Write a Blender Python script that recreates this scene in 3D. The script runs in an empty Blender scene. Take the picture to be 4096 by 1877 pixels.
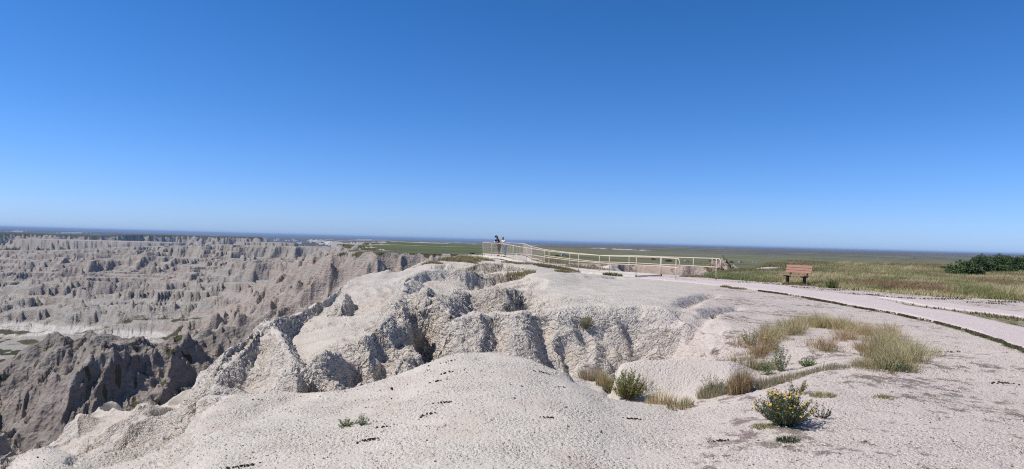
import bpy, bmesh, math, random
import numpy as np
from mathutils import Vector, Matrix
R = math.radians
scene = bpy.context.scene
COL = scene.collection
rng = np.random.default_rng(7)
random.seed(7)
QUAL = 1.0

# ------------------------------------------------------------------ camera model
F, CX, CY = 2669.0, 2048.0, 938.5           # focal length and centre in photo pixels
EYE = 1.65
ROLL, PITCH = math.atan(0.0266), math.atan(24.0 / F)
cr, sr = math.cos(ROLL), math.sin(ROLL)
fw = Vector((0, math.cos(PITCH), math.sin(PITCH)))
up0 = Vector((0, -math.sin(PITCH), math.cos(PITCH)))
rt0 = Vector((1, 0, 0))
RIGHT = rt0 * cr + up0 * sr
UP = -rt0 * sr + up0 * cr

def ray(px, py):
    return RIGHT * ((px - CX) / F) + UP * (-(py - CY) / F) + fw

def P(px, py, D):
    """world point seen at photo pixel px, py at depth y = D"""
    d = ray(px, py)
    return Vector((d.x / d.y * D, D, EYE + d.z / d.y * D))

# ------------------------------------------------------------------ noise
_ga = np.linspace(0, 2 * np.pi, 256, endpoint=False)
_GX, _GY = np.cos(_ga).astype(np.float32), np.sin(_ga).astype(np.float32)

def _hash(xi, yi, seed):
    h = (xi * np.int64(374761393) + yi * np.int64(668265263) + np.int64(seed) * np.int64(974634777)) & np.int64(0xffffffff)
    h = ((h ^ (h >> 13)) * np.int64(1274126177)) & np.int64(0xffffffff)
    return h ^ (h >> 16)

def perlin(x, y, seed=0):
    x = np.asarray(x, np.float64); y = np.asarray(y, np.float64)
    xf = np.floor(x); yf = np.floor(y)
    xi = xf.astype(np.int64); yi = yf.astype(np.int64)
    fx = (x - xf).astype(np.float32); fy = (y - yf).astype(np.float32)
    u = fx * fx * fx * (fx * (fx * 6 - 15) + 10); v = fy * fy * fy * (fy * (fy * 6 - 15) + 10)
    def g(ox, oy):
        k = (_hash(xi + ox, yi + oy, seed) & 255)
        return _GX[k] * (fx - ox) + _GY[k] * (fy - oy)
    a = g(0, 0); a = a + u * (g(1, 0) - a)
    b = g(0, 1); b = b + u * (g(1, 1) - b)
    return (a + v * (b - a)) * 1.5

def fbm(x, y, o=4, seed=0, gain=.5, lac=2.03):
    s = 0; a = 1.0; n = 0
    for i in range(o):
        s = s + a * perlin(x, y, seed + i * 17); n += a
        x = x * lac + 11.3; y = y * lac - 7.1; a *= gain
    return s / n

def ridged(x, y, o=4, seed=0, gain=.5, lac=2.05):
    s = 0; a = 1.0; n = 0; w = 1.0
    for i in range(o):
        r = 1 - np.abs(perlin(x, y, seed + i * 31)) * 1.25
        r = np.clip(r, 0, 1) ** 2
        s = s + a * r * w; n += a
        w = np.clip(r * 1.6, 0, 1)
        x = x * lac + 5.7; y = y * lac + 3.1; a *= gain
    return s / n

def billow(x, y, o=4, seed=0, gain=.5, lac=2.1):
    s = 0; a = 1.0; n = 0
    for i in range(o):
        s = s + a * np.abs(perlin(x, y, seed + i * 13)); n += a
        x = x * lac - 4.1; y = y * lac + 9.2; a *= gain
    return s / n

def sst(a, b, x):
    t = np.clip((x - a) / (b - a), 0, 1)
    return t * t * (3 - 2 * t)

def smax(a, b, k):
    h = np.clip(.5 + .5 * (a - b) / k, 0, 1)
    return b + (a - b) * h + k * h * (1 - h)

def terrace(z, st, k=.8, lo=.50, hi=.72):
    """benches: a gentle apron, a cliff, then a flat ledge"""
    q = z / st; f = np.floor(q); r = q - f
    g = np.interp(r, [0, lo, hi, 1], [0, .28, .93, 1])
    return (f + (1 - k) * r + k * g) * st

def smin(a, b, k):
    return -smax(-a, -b, k)

# ------------------------------------------------------------------ near terrain: feature curves traced as (px, py, depth)
def curve(pts):
    w = [P(*p) for p in pts]
    u = np.array([q.x / q.y for q in w]); D = np.array([q.y for q in w]); z = np.array([q.z for q in w])
    o = np.argsort(u)
    return u[o], D[o], z[o]

C1 = curve([(-300, 1900, 7.5), (0, 1872, 7.6), (54, 1823, 7.9), (120, 1795, 8.0), (196, 1784, 8.1), (264, 1799, 8.0), (323, 1823, 7.9), (372, 1813, 8),
    (489, 1789, 8.2), (611, 1765, 8.4), (680, 1740, 8.6), (734, 1696, 8.9), (765, 1640, 9.2), (775, 1598, 9.6), (802, 1574, 9.8),
    (856, 1564, 9.8), (1007, 1566, 9.6), (1193, 1557, 9.5), (1369, 1554, 9.4), (1477, 1527, 9.6), (1575, 1498, 9.8), (1682, 1456, 10.1),
    (1780, 1417, 10.4), (1850, 1404, 10.5), (1990, 1409, 10.3), (2116, 1430, 9.9), (2195, 1462, 9.5), (2269, 1476, 9.3), (2316, 1504, 9),
    (2456, 1579, 8.3), (2549, 1602, 8.1), (2642, 1611, 8), (2698, 1635, 7.8), (2777, 1621, 7.9), (2875, 1586, 8.1), (2950, 1570, 8.2),
    (3082, 1543, 8.4), (3218, 1505, 8.8), (3334, 1476, 9.2), (3600, 1452, 9.6), (4096, 1425, 10.6), (5200, 1440, 10.8)])
CF = curve([(850, 1520, 11.4), (1007, 1440, 12.4), (1200, 1460, 12.5), (1400, 1400, 12.9), (1600, 1350, 13.3), (1850, 1320, 13.8), (2000, 1320, 14.0), (2200, 1330, 14.2),
    (2350, 1340, 14.2), (2450, 1345, 14.2), (2700, 1345, 13.9), (2850, 1370, 12.3), (2990, 1385, 12.0), (3334, 1385, 11.6),
    (4096, 1395, 11.6), (5200, 1400, 11.9)])
CG = curve([(850, 1560, 11.0), (1007, 1575, 11.2), (1200, 1575, 11.6), (1400, 1560, 11.9), (1600, 1505, 12.4), (1850, 1425, 13.0), (2000, 1430, 13.2), (2200, 1475, 13.3),
    (2350, 1510, 13.2), (2450, 1500, 13.2), (2700, 1490, 13.0), (2850, 1460, 11.6), (2990, 1450, 11.3), (3334, 1430, 11.0), (4096, 1400, 11.2), (5200, 1410, 11.4)])
CFD = curve([(2430, 1475, 10.5), (2480, 1440, 10.4), (2549, 1424, 10.4), (2700, 1421, 10.35), (2850, 1436, 10.2), (2990, 1448, 10.1), (3100, 1450, 10.1)])
CFB = curve([(2430, 1560, 9.9), (2480, 1590, 9.75), (2549, 1605, 9.7), (2700, 1605, 9.6), (2850, 1585, 9.5), (2990, 1540, 9.5), (3100, 1500, 9.6)])
CA = curve([(850, 1500, 11.8), (960, 1430, 12.4), (1042, 1370, 13.2), (1200, 1385, 13.2), (1400, 1310, 13.6), (1600, 1262, 14), (1750, 1240, 14.3),
    (1880, 1236, 14.6), (1957, 1239, 14.7), (2130, 1229, 15), (2269, 1220, 15.2), (2549, 1220, 15.2), (2703, 1229, 14.8), (2782, 1262, 13.8),
    (2852, 1310, 12.9), (2950, 1340, 12.5), (3100, 1346, 12.6), (3600, 1350, 13), (4096, 1352, 13.4), (5200, 1370, 13.8)])
CB = curve([(1100, 1264, 15.4), (1200, 1244, 17), (1300, 1200, 18.5), (1400, 1192, 19), (1600, 1165, 19.5), (1750, 1155, 19.3), (1850, 1148, 19.2),
    (1914, 1141, 19.2), (2063, 1139, 19.2), (2093, 1155, 19.4), (2200, 1165, 20), (2500, 1168, 20.4), (2800, 1180, 21), (3000, 1187, 22),
    (3300, 1195, 22.2), (4096, 1217, 22.2), (5200, 1246, 22)])
CC = curve([(1300, 1190, 20), (1384, 1142, 24), (1527, 1124, 25), (1640, 1140, 24.6), (1850, 1146, 24.6), (1940, 1146, 24.4), (1990, 1130, 24.4), (2080, 1127, 24.4),
    (2149, 1109, 24.6), (2256, 1113, 25), (2320, 1130, 25), (2600, 1140, 26), (2900, 1147, 27.5), (3300, 1157, 28), (4096, 1178, 28), (5200, 1205, 28)])
C5 = curve([(780, 1592, 10.6), (840, 1530, 11.6), (860, 1488, 12), (900, 1436, 12.6), (960, 1395, 13.3), (1000, 1345, 14), (1042, 1285, 15), (1100, 1262, 15.6),
    (1170, 1257, 16.8), (1272, 1201, 19.6), (1320, 1155, 22), (1384, 1113, 26), (1440, 1098, 29), (1527, 1081, 32), (1590, 1084, 34),
    (1655, 1069, 37), (1726, 1042, 41), (1800, 1035, 45), (1877, 1029, 49), (1932, 1025, 61), (2000, 1024, 63), (2130, 1036, 60), (2240, 1057, 54), (2330, 1072, 50),
    (2500, 1086, 46), (2640, 1096, 43), (2780, 1103, 41), (2900, 1100, 46), (3000, 1078, 60), (3150, 1055, 80), (3500, 1062, 82), (4096, 1080, 80), (5200, 1110, 80)])

NU = 1400
UG = np.linspace(-1.32, 1.32, NU)
ND = 1700
LG = np.linspace(math.log(1.6), math.log(260.0), ND)
DG = np.exp(LG)

def at_u(c, u):
    return np.interp(u, c[0], c[1]), np.interp(u, c[0], c[2])

def soft(v, n=38):
    k = np.hanning(2 * n + 1); k /= k.sum(); return np.convolve(np.pad(v, n, mode='edge'), k, 'valid')
SD, SZ = soft(np.interp(UG, C1[0], C1[1])), soft(np.interp(UG, C1[0], C1[2]))
TAB = np.zeros((NU, ND), np.float32)
EDGE = np.zeros(NU)
EDGEZ = np.zeros(NU)
for i, u in enumerate(UG):
    D1, z1 = at_u(C1, u)
    z0 = -0.12 if u < -.3 else 0.0
    z0 = np.interp(u, [-.75, -.2, 0.1], [-.35, -.1, 0])
    kn = [(1.0, z0), (3.0, z0), (SD[i] * .7, z0 + (SZ[i] - z0) * .42), (min(SD[i] * .88, D1 - .55), z0 + (SZ[i] * .6 + z1 * .4 - z0) * .80), (D1 - .25, z1 + .035), (D1, z1)]
    if u < C5[0][0]:
        De, ze = D1, z1
        post = [(De + .35, ze - .35), (De + 1.3, ze - 1.6), (De + 6, ze - 6.5), (De + 20, -19), (60, -31), (100, -42), (140, -45), (200, -42), (270, -50)]
    else:
        De, ze = at_u(C5, u)
        gap = float(np.interp(u, [-.47, -.40, .0, .06, .12, .3, .40, .47, .55], [.8, 1.3, .8, .5, .35, .25, .18, .05, 0]))
        inner = []
        if gap > .01:
            inner += [(D1 + .45, z1 - gap), (D1 + .9, z1 - gap)]
        for c, lo, hi in ((CG, -2, 9), (CF, -2, 9), (CA, -2, 9), (CB, -.34, 9), (CC, -.27, 9)):
            if lo < u < hi:
                d, z = at_u(c, u)
                inner.append((d, z))
                if c is CA:
                    q = float(np.interp(u, [-.14, -.09, 0.0, .03, .08], [0, .55, .5, .2, 0]))
                    if q > 0: inner += [(d + .25, z - .02), (d + 1.5, z - q), (d + 2.8, z - q)]
                if c is CB:
                    q = float(np.interp(u, [-.16, -.12, 0.0, .02, .05], [0, .7, .7, .5, 0]))
                    if q > 0: inner += [(d - .8, z - q * .9), (d + .4, z - .02), (d + 1.3, z - q), (d + 3.4, z - q - .1)]
        if .148 < u < .38:
            d, z = at_u(CFD, u); d2, z2 = at_u(CFB, u); d3, z3 = at_u(CG, u)
            k = float(sst(.148, .165, u) * sst(.38, .33, u))
            zz = z3 + (z - z3) * k; zz2 = z3 + (z2 - z3) * k
            if k > .02: inner += [(d2, zz2), (d, zz), (min(d + .8, d3 - .3), min(zz, z3 + .1) - .05)]
        inner = [k for k in inner if D1 + .3 < k[0] < De - .35]
        kn += inner
        if u < -.03:
            s = (De - 10) / 50
            post = [(De + .5, ze - .5), (De + 2, ze - 2.6), (De + 8, ze - 11), (De + 24, ze - 28), (110, -46), (140, -46), (200, -44), (270, -46)]
        else:
            a = [(De + 4, ze - .25), (De + 12, ze - 1.2), (76, -2.6), (96, -2.5), (130, -3.8), (150, -4.9), (270, -8.2)]
            b = [(De + 6, ze - .1), (De + 16, ze - .8), (De + 30, ze - 1.8), (150, -3.8), (270, -8.6)]
            t = float(sst(.31, .40, u))
            g = np.linspace(De + 1, 270, 60)
            za = np.interp(g, [De] + [k[0] for k in a], [ze] + [k[1] for k in a])
            zb = np.interp(g, [De] + [k[0] for k in b], [ze] + [k[1] for k in b])
            post = list(zip(g, za + (zb - za) * t))
    kn += [(De, ze)] + post
    kn.sort()
    TAB[i] = np.interp(LG, np.log([k[0] for k in kn]), [k[1] for k in kn])
    EDGE[i] = De; EDGEZ[i] = ze

def blur(a, s, ax):
    r = int(3 * s + 1); k = np.exp(-.5 * (np.arange(-r, r + 1) / s) ** 2); k /= k.sum()
    p = [(0, 0), (0, 0)]; p[ax] = (r, r)
    b = np.pad(a, p, mode='edge'); out = np.zeros_like(a)
    for j, w in enumerate(k):
        out += w * (b[j:j + a.shape[0], :] if ax == 0 else b[:, j:j + a.shape[1]])
    return out
TAB = blur(blur(TAB, 4.0, 1), 2.2, 0)

def lut(T, u, L):
    a = np.clip((u - UG[0]) / (UG[1] - UG[0]), 0, NU - 1.001); b = np.clip((L - LG[0]) / (LG[1] - LG[0]), 0, ND - 1.001)
    i = a.astype(np.int32); j = b.astype(np.int32); fa = a - i; fb = b - j
    return (T[i, j] * (1 - fa) + T[i + 1, j] * fa) * (1 - fb) + (T[i, j + 1] * (1 - fa) + T[i + 1, j + 1] * fa) * fb

# ------------------------------------------------------------------ railing posts and the walkway they stand along: (px, py of the rail top, depth)
RAILH = 1.07
N_P = [(2705, 1034.5, 33.4), (2643, 1030, 35.5), (2546, 1028, 38), (2438, 1024.7, 40.7), (2315.5, 1017.4, 43.7), (2197, 1005.5, 47.4),
       (2106, 991.8, 50.2), (2053.7, 983, 52.2), (2008, 974.7, 54), (1968, 973, 55.3), (1932, 969.6, 56.6)]
F_P = [(2866, 1034.5, 35.6), (2774, 1031.5, 38), (2646, 1028, 40.8), (2517, 1022.5, 43.4), (2398, 1021.7, 46.6), (2280, 1011, 49.6),
       (2180, 999, 52.4), (2127.5, 986.7, 55), (2096, 975, 59.6), (2020, 971, 60.4), (1938, 967.3, 61)]
NW = [P(*p) for p in N_P]; FW = [P(*p) for p in F_P]
DECK = []                                   # (near edge, far edge) ground points along the way
for a, b in zip(NW, FW):
    DECK.append((a - Vector((0, 0, RAILH)), b - Vector((0, 0, RAILH))))

def seg_info(x, y, pts):
    """distance to a polyline of (x, y, z) points, interpolated z, signed side"""
    best = np.full(x.shape, 1e9, np.float32); zz = np.zeros(x.shape, np.float32); sd = np.zeros(x.shape, np.float32); tt = np.zeros(x.shape, np.float32)
    n = len(pts) - 1
    for k in range(n):
        ax, ay, az = pts[k][:3]; bx, by, bz = pts[k + 1][:3]
        dx, dy = bx - ax, by - ay; l2 = dx * dx + dy * dy + 1e-9
        t = np.clip(((x - ax) * dx + (y - ay) * dy) / l2, 0, 1)
        qx = x - ax - t * dx; qy = y - ay - t * dy
        d = np.sqrt(qx * qx + qy * qy)
        m = d < best
        best = np.where(m, d, best); zz = np.where(m, az + t * (bz - az), zz)
        sd = np.where(m, np.sign(dx * (y - ay) - dy * (x - ax)), sd); tt = np.where(m, (k + t) / n, tt)
    return best, zz, sd, tt

def local(fun, x, y, H, pts, rad):
    """apply fun only where x, y lie within rad of the polyline's box"""
    x0 = min(p[0] for p in pts) - rad; x1 = max(p[0] for p in pts) + rad
    y0 = min(p[1] for p in pts) - rad; y1 = max(p[1] for p in pts) + rad
    m = (x > x0) & (x < x1) & (y > y0) & (y < y1)
    if m.any():
        H[m] = fun(x[m], y[m], H[m])

def RW(pts):
    return [tuple(P(*p)) for p in pts]

# fins and ribs: (points, slope on the right/camera side, slope on the left/far side, crest radius)
RIDGES = [
    (RW([(1064, 1269, 15.6), (1040, 1290, 15), (993, 1346, 14.1), (928, 1390, 13.2), (900, 1411, 12.8), (868, 1465, 12.3), (842, 1525, 11.8)]), 2.6, 1.5, .12),
    (RW([(1100, 1276, 15.4), (1120, 1340, 14), (1175, 1435, 12.4), (1190, 1500, 11.6)]), 1.7, 1.0, .15),
    (RW([(1195, 1430, 11.2), (1226, 1396, 11.2), (1248, 1415, 11.1)]), 3.2, 1.6, .12),
    (RW([(1268, 1424, 11.9), (1296, 1395, 12.1), (1366, 1367, 12.5), (1436, 1342, 13.0), (1506, 1318, 13.6), (1552, 1253, 15), (1590, 1202, 16.6), (1613, 1142, 19.2), (1646, 1118, 21)]), 1.6, .7, .16),
    (RW([(1630, 1196, 15.6), (1641, 1216, 15), (1652, 1270, 14.3), (1664, 1325, 13.6)]), 2.8, 1.4, .14),
    (RW([(1700, 1150, 18), (1720, 1190, 16.5), (1755, 1180, 17.5)]), 2.5, 1.2, .3),
    (RW([(1552, 1080, 32), (1530, 1105, 29), (1496, 1165, 24.5)]), 1.6, .6, .3),
    (RW([(1389, 1176, 20), (1371, 1216, 18)]), 2.2, 1.2, .2),
    (RW([(1646, 1104, 25.5), (1692, 1083, 27), (1785, 1076, 27.5), (1888, 1073, 27.5), (1912, 1080, 27.3)]), .35, 2.3, .22),
    (RW([(1627, 1078, 35.5), (1665, 1062, 38), (1700, 1046, 41)]), 1.2, .6, .3),
    (RW([(1740, 1062, 33), (1790, 1052, 33.5), (1800, 1060, 33)]), 1.0, 2.2, .3),
    (RW([(1950, 1052, 33.5), (2010, 1050, 34), (2050, 1064, 33.5)]), .35, .85, .8),
    (RW([(2150, 1108, 24.6), (2250, 1092, 30), (2300, 1092, 31)]), .7, .35, .8),
    (RW([(2330, 1098, 34), (2400, 1100, 34.5)]), .8, .4, .6),
    (RW([(-420, 1500, 60), (-100, 1570, 52), (60, 1665, 46), (150, 1730, 42), (225, 1795, 38)]), .9, .8, .6),
    (RW([(790, 1560, 60), (700, 1650, 52), (600, 1722, 46), (480, 1790, 40)]), .55, .55, .8),
    (RW([(1905, 1240, 14.8), (1830, 1280, 14.4), (1710, 1340, 13.6), (1640, 1420, 12.9)]), .9, .6, .4),
    (RW([(1830, 1152, 19.0), (1790, 1185, 17.8), (1750, 1230, 16)]), 1.2, .9, .3),
]
# clefts and gullies: (points, half width, depth)
CLEFTS = [
    (RW([(1700, 1190, 16.6), (1694, 1240, 15.4), (1690, 1312, 13.9)]), .34, 1.1),
    (RW([(1257, 1425, 11.7), (1258, 1500, 11.2), (1262, 1545, 10.8)]), .16, 1.5),
    (RW([(1440, 1350, 12.8), (1448, 1395, 12.2)]), .14, .5),
    (RW([(2160, 1265, 14.9), (2185, 1330, 14.2), (2212, 1400, 13.7)]), .22, .45),
    (RW([(2250, 1320, 14.4), (2285, 1400, 13.8), (2330, 1490, 13.2)]), .18, .6),
    (RW([(2225, 1390, 13.8), (2240, 1460, 13.3)]), .25, .6),
    (RW([(2096, 1160, 19.2), (2092, 1185, 18), (2085, 1215, 16.6)]), .28, .8),
    (RW([(2133, 1180, 18.6), (2143, 1225, 15.8)]), .34, .6),
    (RW([(2690, 1262, 14.4), (2655, 1330, 13.9), (2640, 1410, 13.4)]), .70, .62),
    (RW([(2730, 1218, 16), (2770, 1198, 19), (2850, 1180, 22)]), .22, .22),
    (RW([(2790, 1262, 14), (2850, 1245, 16), (2950, 1225, 18)]), .18, .14),
    (RW([(2703, 1215, 16), (2790, 1255, 14.3), (2860, 1290, 13.2)]), .3, .12),
    (RW([(1760, 1250, 14.2), (1745, 1330, 13.6), (1735, 1410, 12.8)]), .3, .6),
    (RW([(1985, 1250, 14.7), (1990, 1330, 14.0), (1975, 1400, 13.4)]), .2, .35),
    (RW([(1545, 1330, 13.6), (1530, 1400, 12.9), (1500, 1480, 12.3)]), .25, .45),
    (RW([(1410, 1370, 13.2), (1400, 1440, 12.5), (1370, 1520, 11.9)]), .25, .45),
    (RW([(1925, 1085, 27.6), (1935, 1110, 26.4), (1942, 1140, 25.2)]), .5, .8),
    (RW([(2395, 1125, 31.5), (2450, 1125, 32.5), (2480, 1118, 34)]), .5, .8),
    (RW([(1990, 1075, 31), (1995, 1120, 26)]), .3, .4),
    (RW([(2050, 1090, 30), (2060, 1120, 26.5)]), .4, .5),
    (RW([(2400, 1270, 14.8), (2440, 1350, 14.1), (2470, 1450, 13.4)]), .3, .4),
    (RW([(2540, 1260, 14.9), (2535, 1340, 14.1), (2520, 1420, 13.6)]), .3, .45),
    (RW([(2330, 1260, 14.9), (2360, 1390, 13.8)]), .25, .3),
    (RW([(840, 1590, 9.4), (700, 1660, 8.7), (560, 1760, 8.0), (420, 1835, 7.5)]), .25, .16),
    (RW([(1230, 1575, 9.2), (1090, 1640, 8.5), (980, 1700, 8.0), (860, 1760, 7.5)]), .3, .10),
    (RW([(2300, 1490, 9.2), (2460, 1560, 8.6), (2620, 1600, 8.4), (2790, 1605, 8.2)]), .4, .16),
]

def upland_z(u, D):
    L = np.log(np.maximum(D, 1))
    k = np.log([150, 270, 400, 1000, 1500, 3000, 6000, 12000, 30000, 70000])
    a = np.interp(L, k, [-6, -7.5, -8, -8.5, -10, -24, -45, -55, -62, -66])
    b = np.interp(L, k, [-3.8, -8.6, -11, -20, -24, -27, -22, -22, -30, -40])
    return a + (b - a) * sst(.0, .28, u)

BOUND = [(u * D, D) for u, D in [(.02, 60), (-.004, 120), (-.02, 300), (-.045, 400), (-.12, 395), (-.19, 400), (-.225, 455), (-.222, 620), (-.20, 900), (-.17, 1500), (-.16, 2600), (-.30, 9000), (-.9, 14000)]]

def far_z(x, y):
    u = x / y; D = y
    b, _, sd, _ = seg_info(x, y, [(p[0], p[1], 0) for p in BOUND])
    s = np.where(sd < 0, b, -b)                            # > 0 on the upland side
    wn = fbm(x / 90, y / 90, 4, 5) * 45 * sst(150, 500, D) + ridged(x / 38, y / 38, 3, 15) * 22 - 10
    wn = wn + (perlin(x / 13, y / 13, 19)) * 5
    e = s + wn
    # canyon country
    base = np.interp(u, [-.8, -.6, -.45, -.3, -.15, 0], [-76, -72, -63, -51, -38, -30]) + 15 * sst(500, 1500, D) - 3
    floor = base - 9
    wx = x + 70 * perlin(x / 260, y / 260, 41) + 16 * perlin(x / 60, y / 60, 42); wy = y + 70 * perlin(x / 260, y / 260, 43) + 16 * perlin(x / 60, y / 60, 44)
    flute = 22 * (ridged(x / 46 + .3 * perlin(x / 90, y / 90, 45), y / 210, 2, 46) - .4) + 7 * (ridged(x / 15, y / 90, 2, 47) - .4) * sst(2600, 1200, D)
    wy = wy + flute
    r1 = ridged(wx / 470, wy / 165, 3, 50, .5)
    r2 = ridged(wx / 170, wy / 74, 3, 70, .5)
    r3 = ridged(x / 30, y / 34, 3, 80, .55)
    amp = np.interp(D, [200, 400, 1500, 2600], [14, 27, 38, 17]) * np.interp(u, [-.8, -.5, -.3, 0], [.72, .9, 1.05, .8])
    c = floor + amp * (r1 * 1.15 + r2 * .55 - .10)
    rel = sst(floor + 1, floor + 9, c)
    c = c + (r3 - .5) * 1.6 * rel + (ridged(wx / 62 + wy / 110, wy / 90, 3, 82, .5) - .5) * 3.2 * rel
    cw = c + 1.8 * perlin(x / 300, y / 300, 8) + (ridged(x / 17 + y / 60, y / 50, 2, 83, .5) - .5) * .8
    c = c + (terrace(cw, 7.4, .95, .38, .54) - c) * rel
    c = c + (ridged(x / 7, y / 22, 2, 84, .5) - .5) * 1.7 * rel * sst(2200, 700, D) * .8
    cw = c + .8 * perlin(x / 90, y / 90, 9)
    c = c + (terrace(cw, 2.6, .8, .5, .66) - cw) * rel * sst(1800, 900, D)
    c = np.maximum(c, floor + .5 * perlin(x / 50, y / 50, 3))
    ku = [ray(q, 960).x / ray(q, 960).y for q in (0, 200, 500, 900, 1200, 1450, 1700)]
    kk = np.interp(u, ku, np.array([94, 90, 66, 47, 48, 58, 66]) / F)
    c = np.where(D < 2300, smin(c, EYE - D * kk + 1.5 * perlin(x / 60, y / 60, 86), 3.0), c)
    # basin floor with a wide wash
    fl = -72.0
    # the wall opposite and its channel (left part)
    chan = [(-.95 * 150, 150), (-.76 * 142, 142), (-.66 * 140, 140), (-.56 * 144, 144), (-.48 * 151, 151), (-.40 * 161, 161), (-.33 * 172, 172), (-.2 * 195, 195)]
    d, _, sdc, _ = seg_info(x, y, [(p[0], p[1], 0) for p in chan])
    side = np.where(sdc > 0, d, -d)                        # > 0 beyond the channel
    sw = x + 5 * perlin(x / 17, y / 17, 111) + 1.5 * perlin(x / 5, y / 5, 112) + side * .25
    s2 = side + 15 * (ridged(sw / 34, side / 90, 2, 110) - .45) + 6.5 * (ridged(sw / 12, side / 60, 2, 116) - .45) + 2.4 * (ridged(sw / 4.4, side / 25, 2, 117) - .45)
    wl = -47 + s2 * .66 + (ridged(sw / 10, side / 42 + 3, 3, 117, .6) - .5) * 1.5
    wl = wl * .45 + terrace(wl + 1.2 * perlin(x / 25, y / 25, 12), 4.2, .9) * .55 + (ridged(sw / 2.6, side / 9, 3, 118, .6) - .5) * 1.3 + perlin(x / 1.5, y / 1.5, 119) * .45
    CR = [(-200, 1560), (0, 1486), (93, 1422), (161, 1373), (205, 1322), (264, 1329), (313, 1372), (362, 1322), (425, 1326), (513, 1341), (685, 1336), (850, 1322), (978, 1307), (1200, 1290)]
    cu = [ray(*q).x / ray(*q).y for q in CR]; ck = [-ray(*q).z / ray(*q).y for q in CR]
    cD = np.interp(u, [p[0] / p[1] for p in chan], [p[1] for p in chan]) + 32
    crest = EYE - cD * np.interp(u, cu, ck)
    crest = crest + 1.2 * perlin(x / 30, y / 30, 121) - 2.6 * ridged(x / 13, y / 30, 2, 122) + 1
    back = crest - (side - 33) * .75
    wall = np.where(side > 0, np.minimum(np.minimum(wl, crest), back), -46 - side * .35)
    wall = wall + (ridged(x / 16, y / 16, 3, 131) - .5) * 3.0 * sst(-3, 5, side)
    near = 1 - sst(40, 110, side)
    plainfloor = -73 + 1.2 * perlin(x / 70, y / 60, 133) + 10 * ridged(x / 75, y / 60, 4, 134) ** 1.3 * (1 - sst(330, 390, D + 25 * perlin(x / 60, y / 60, 136)))
    plainfloor = plainfloor + (terrace(plainfloor, 4.2, .85) - plainfloor) * (plainfloor > -71)
    basin = sst(60, 90, side) * (1 - sst(430, 540, D + 60 * perlin(x / 120, y / 120, 135))) * sst(-.34, -.44, u)
    c = c * (1 - basin) + plainfloor * basin
    c = c * (1 - near * sst(-.26, -.38, u)) + wall * near * sst(-.26, -.38, u)
    # beyond: flats, tables and cliffs
    flat = -79 + 3 * fbm(x / 900, y / 900, 3, 140)
    q = sst(2000, 2500, D + 300 * perlin(x / 500, y / 500, 150))
    c = c * (1 - q) + flat * q
    def table(c, cx, cy, rx, ry, top, sx, seed, cut=.9):
        v = 1 - ((x - cx) / rx) ** 2 - ((y - cy) / ry) ** 2
        v = v + .5 * fbm(x / sx, y / sx, 4, seed) + .25 * (ridged(x / (sx * .22), y / (sx * .22), 3, seed + 3) - .5)
        h = np.clip(v * cut, 0, 1) ** .7
        t = flat + (top - flat) * h
        t = t + 3.0 * -np.sin(2 * np.pi * t / 9.0) * .4 * (h > 0) * (h < 1)
        return np.where(v > 0, np.maximum(c, t), c)
    c = table(c, -1430, 2330, 330, 170, -37, 230, 160, 3.2)
    c = table(c, -690, 1900, 110, 90, -22, 90, 166, 2.2)
    D0 = np.interp(u, [-.9, -.62, -.56, -.40], [2850, 2950, 3400, 3500]) + 330 * fbm(x / 520, y / 520, 3, 171) + 90 * ridged(x / 85, y / 85, 3, 173) + 26 * perlin(x / 22, y / 22, 175)
    tf = D - D0
    hq = np.clip(tf / 70, 0, 1) ** .8 * sst(1500, 900, tf) * sst(-.345, -.375, u)
    tz = np.interp(u, [-.9, -.62, -.56, -.36], [-28, -29.5, -22, -19]) + 2 * fbm(x / 200, y / 200, 3, 177)
    tb = flat + (tz - flat) * hq
    tb = tb + (terrace(tb, 9, .8) - tb) * (hq < .97)
    c = np.where(tf > 0, np.maximum(c, tb), c)
    topm = ((tf > 0) & (hq > .985)).astype(float)
    c = table(c, -1300, 6500, 900, 300, -62, 400, 190, 1.8)
    farp = -82 + 6 * fbm(x / 3000, y / 3000, 3, 200)
    q = sst(4800, 6500, D)
    c = c * (1 - q) + np.maximum(farp, np.where(c > flat + 3, c, -999)) * q
    # upland
    up = upland_z(u, D) + fbm(x / 260, y / 260, 4, 210) * np.interp(np.log(D), np.log([200, 1000, 3000, 9000, 30000]), [.7, 2.0, 7, 16, 16])
    up = up + fbm(x / 2500, y / 2500, 3, 215) * np.interp(np.log(D), np.log([1500, 4000, 20000]), [0, 7, 22])
    up = up + 7.0 * np.exp(-((x + 182) ** 2 + (y - 600) ** 2) / (2 * 45. ** 2)) * .55
    up = up + 4.0 * np.exp(-(((x + 190) / 60) ** 2 + ((y - 1000) / 120) ** 2) / 2)
    lip = np.where(e > 0, up, up + np.maximum(e, -26) * .34 + np.minimum(e + 26, 0) * .7)
    lip = lip + np.where(e < 0, (ridged(x / 12, y / 40, 3, 220) - .5) * 5 * sst(0, -12, e), 0)
    z = smax(np.where(e > 0, np.maximum(up, -500), lip), np.where(e > -5, -500, c), .5)
    veg = sst(-7, 4, e + 6 * perlin(x / 25, y / 25, 222) - 20 * (ridged(x / 14, y / 50, 2, 223) - .34))
    vegc = sst(floor + 2.6, floor + .6, c) * sst(.05, .35, fbm(x / 90, y / 45, 3, 230) + .25) * (D > 450)
    vegc = np.maximum(vegc, basin * sst(-.12, .12, fbm(x / 60, y / 30, 3, 240)) * (1 - near))
    vegc = np.maximum(vegc, sst(1900, 2400, D) * (c < flat + 3.5) * sst(-.3, .2, fbm(x / 900, y / 400, 3, 245)))
    vegc = np.maximum(vegc * (1 - (tf > 0) * (D < 4900)), topm * .9)
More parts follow.
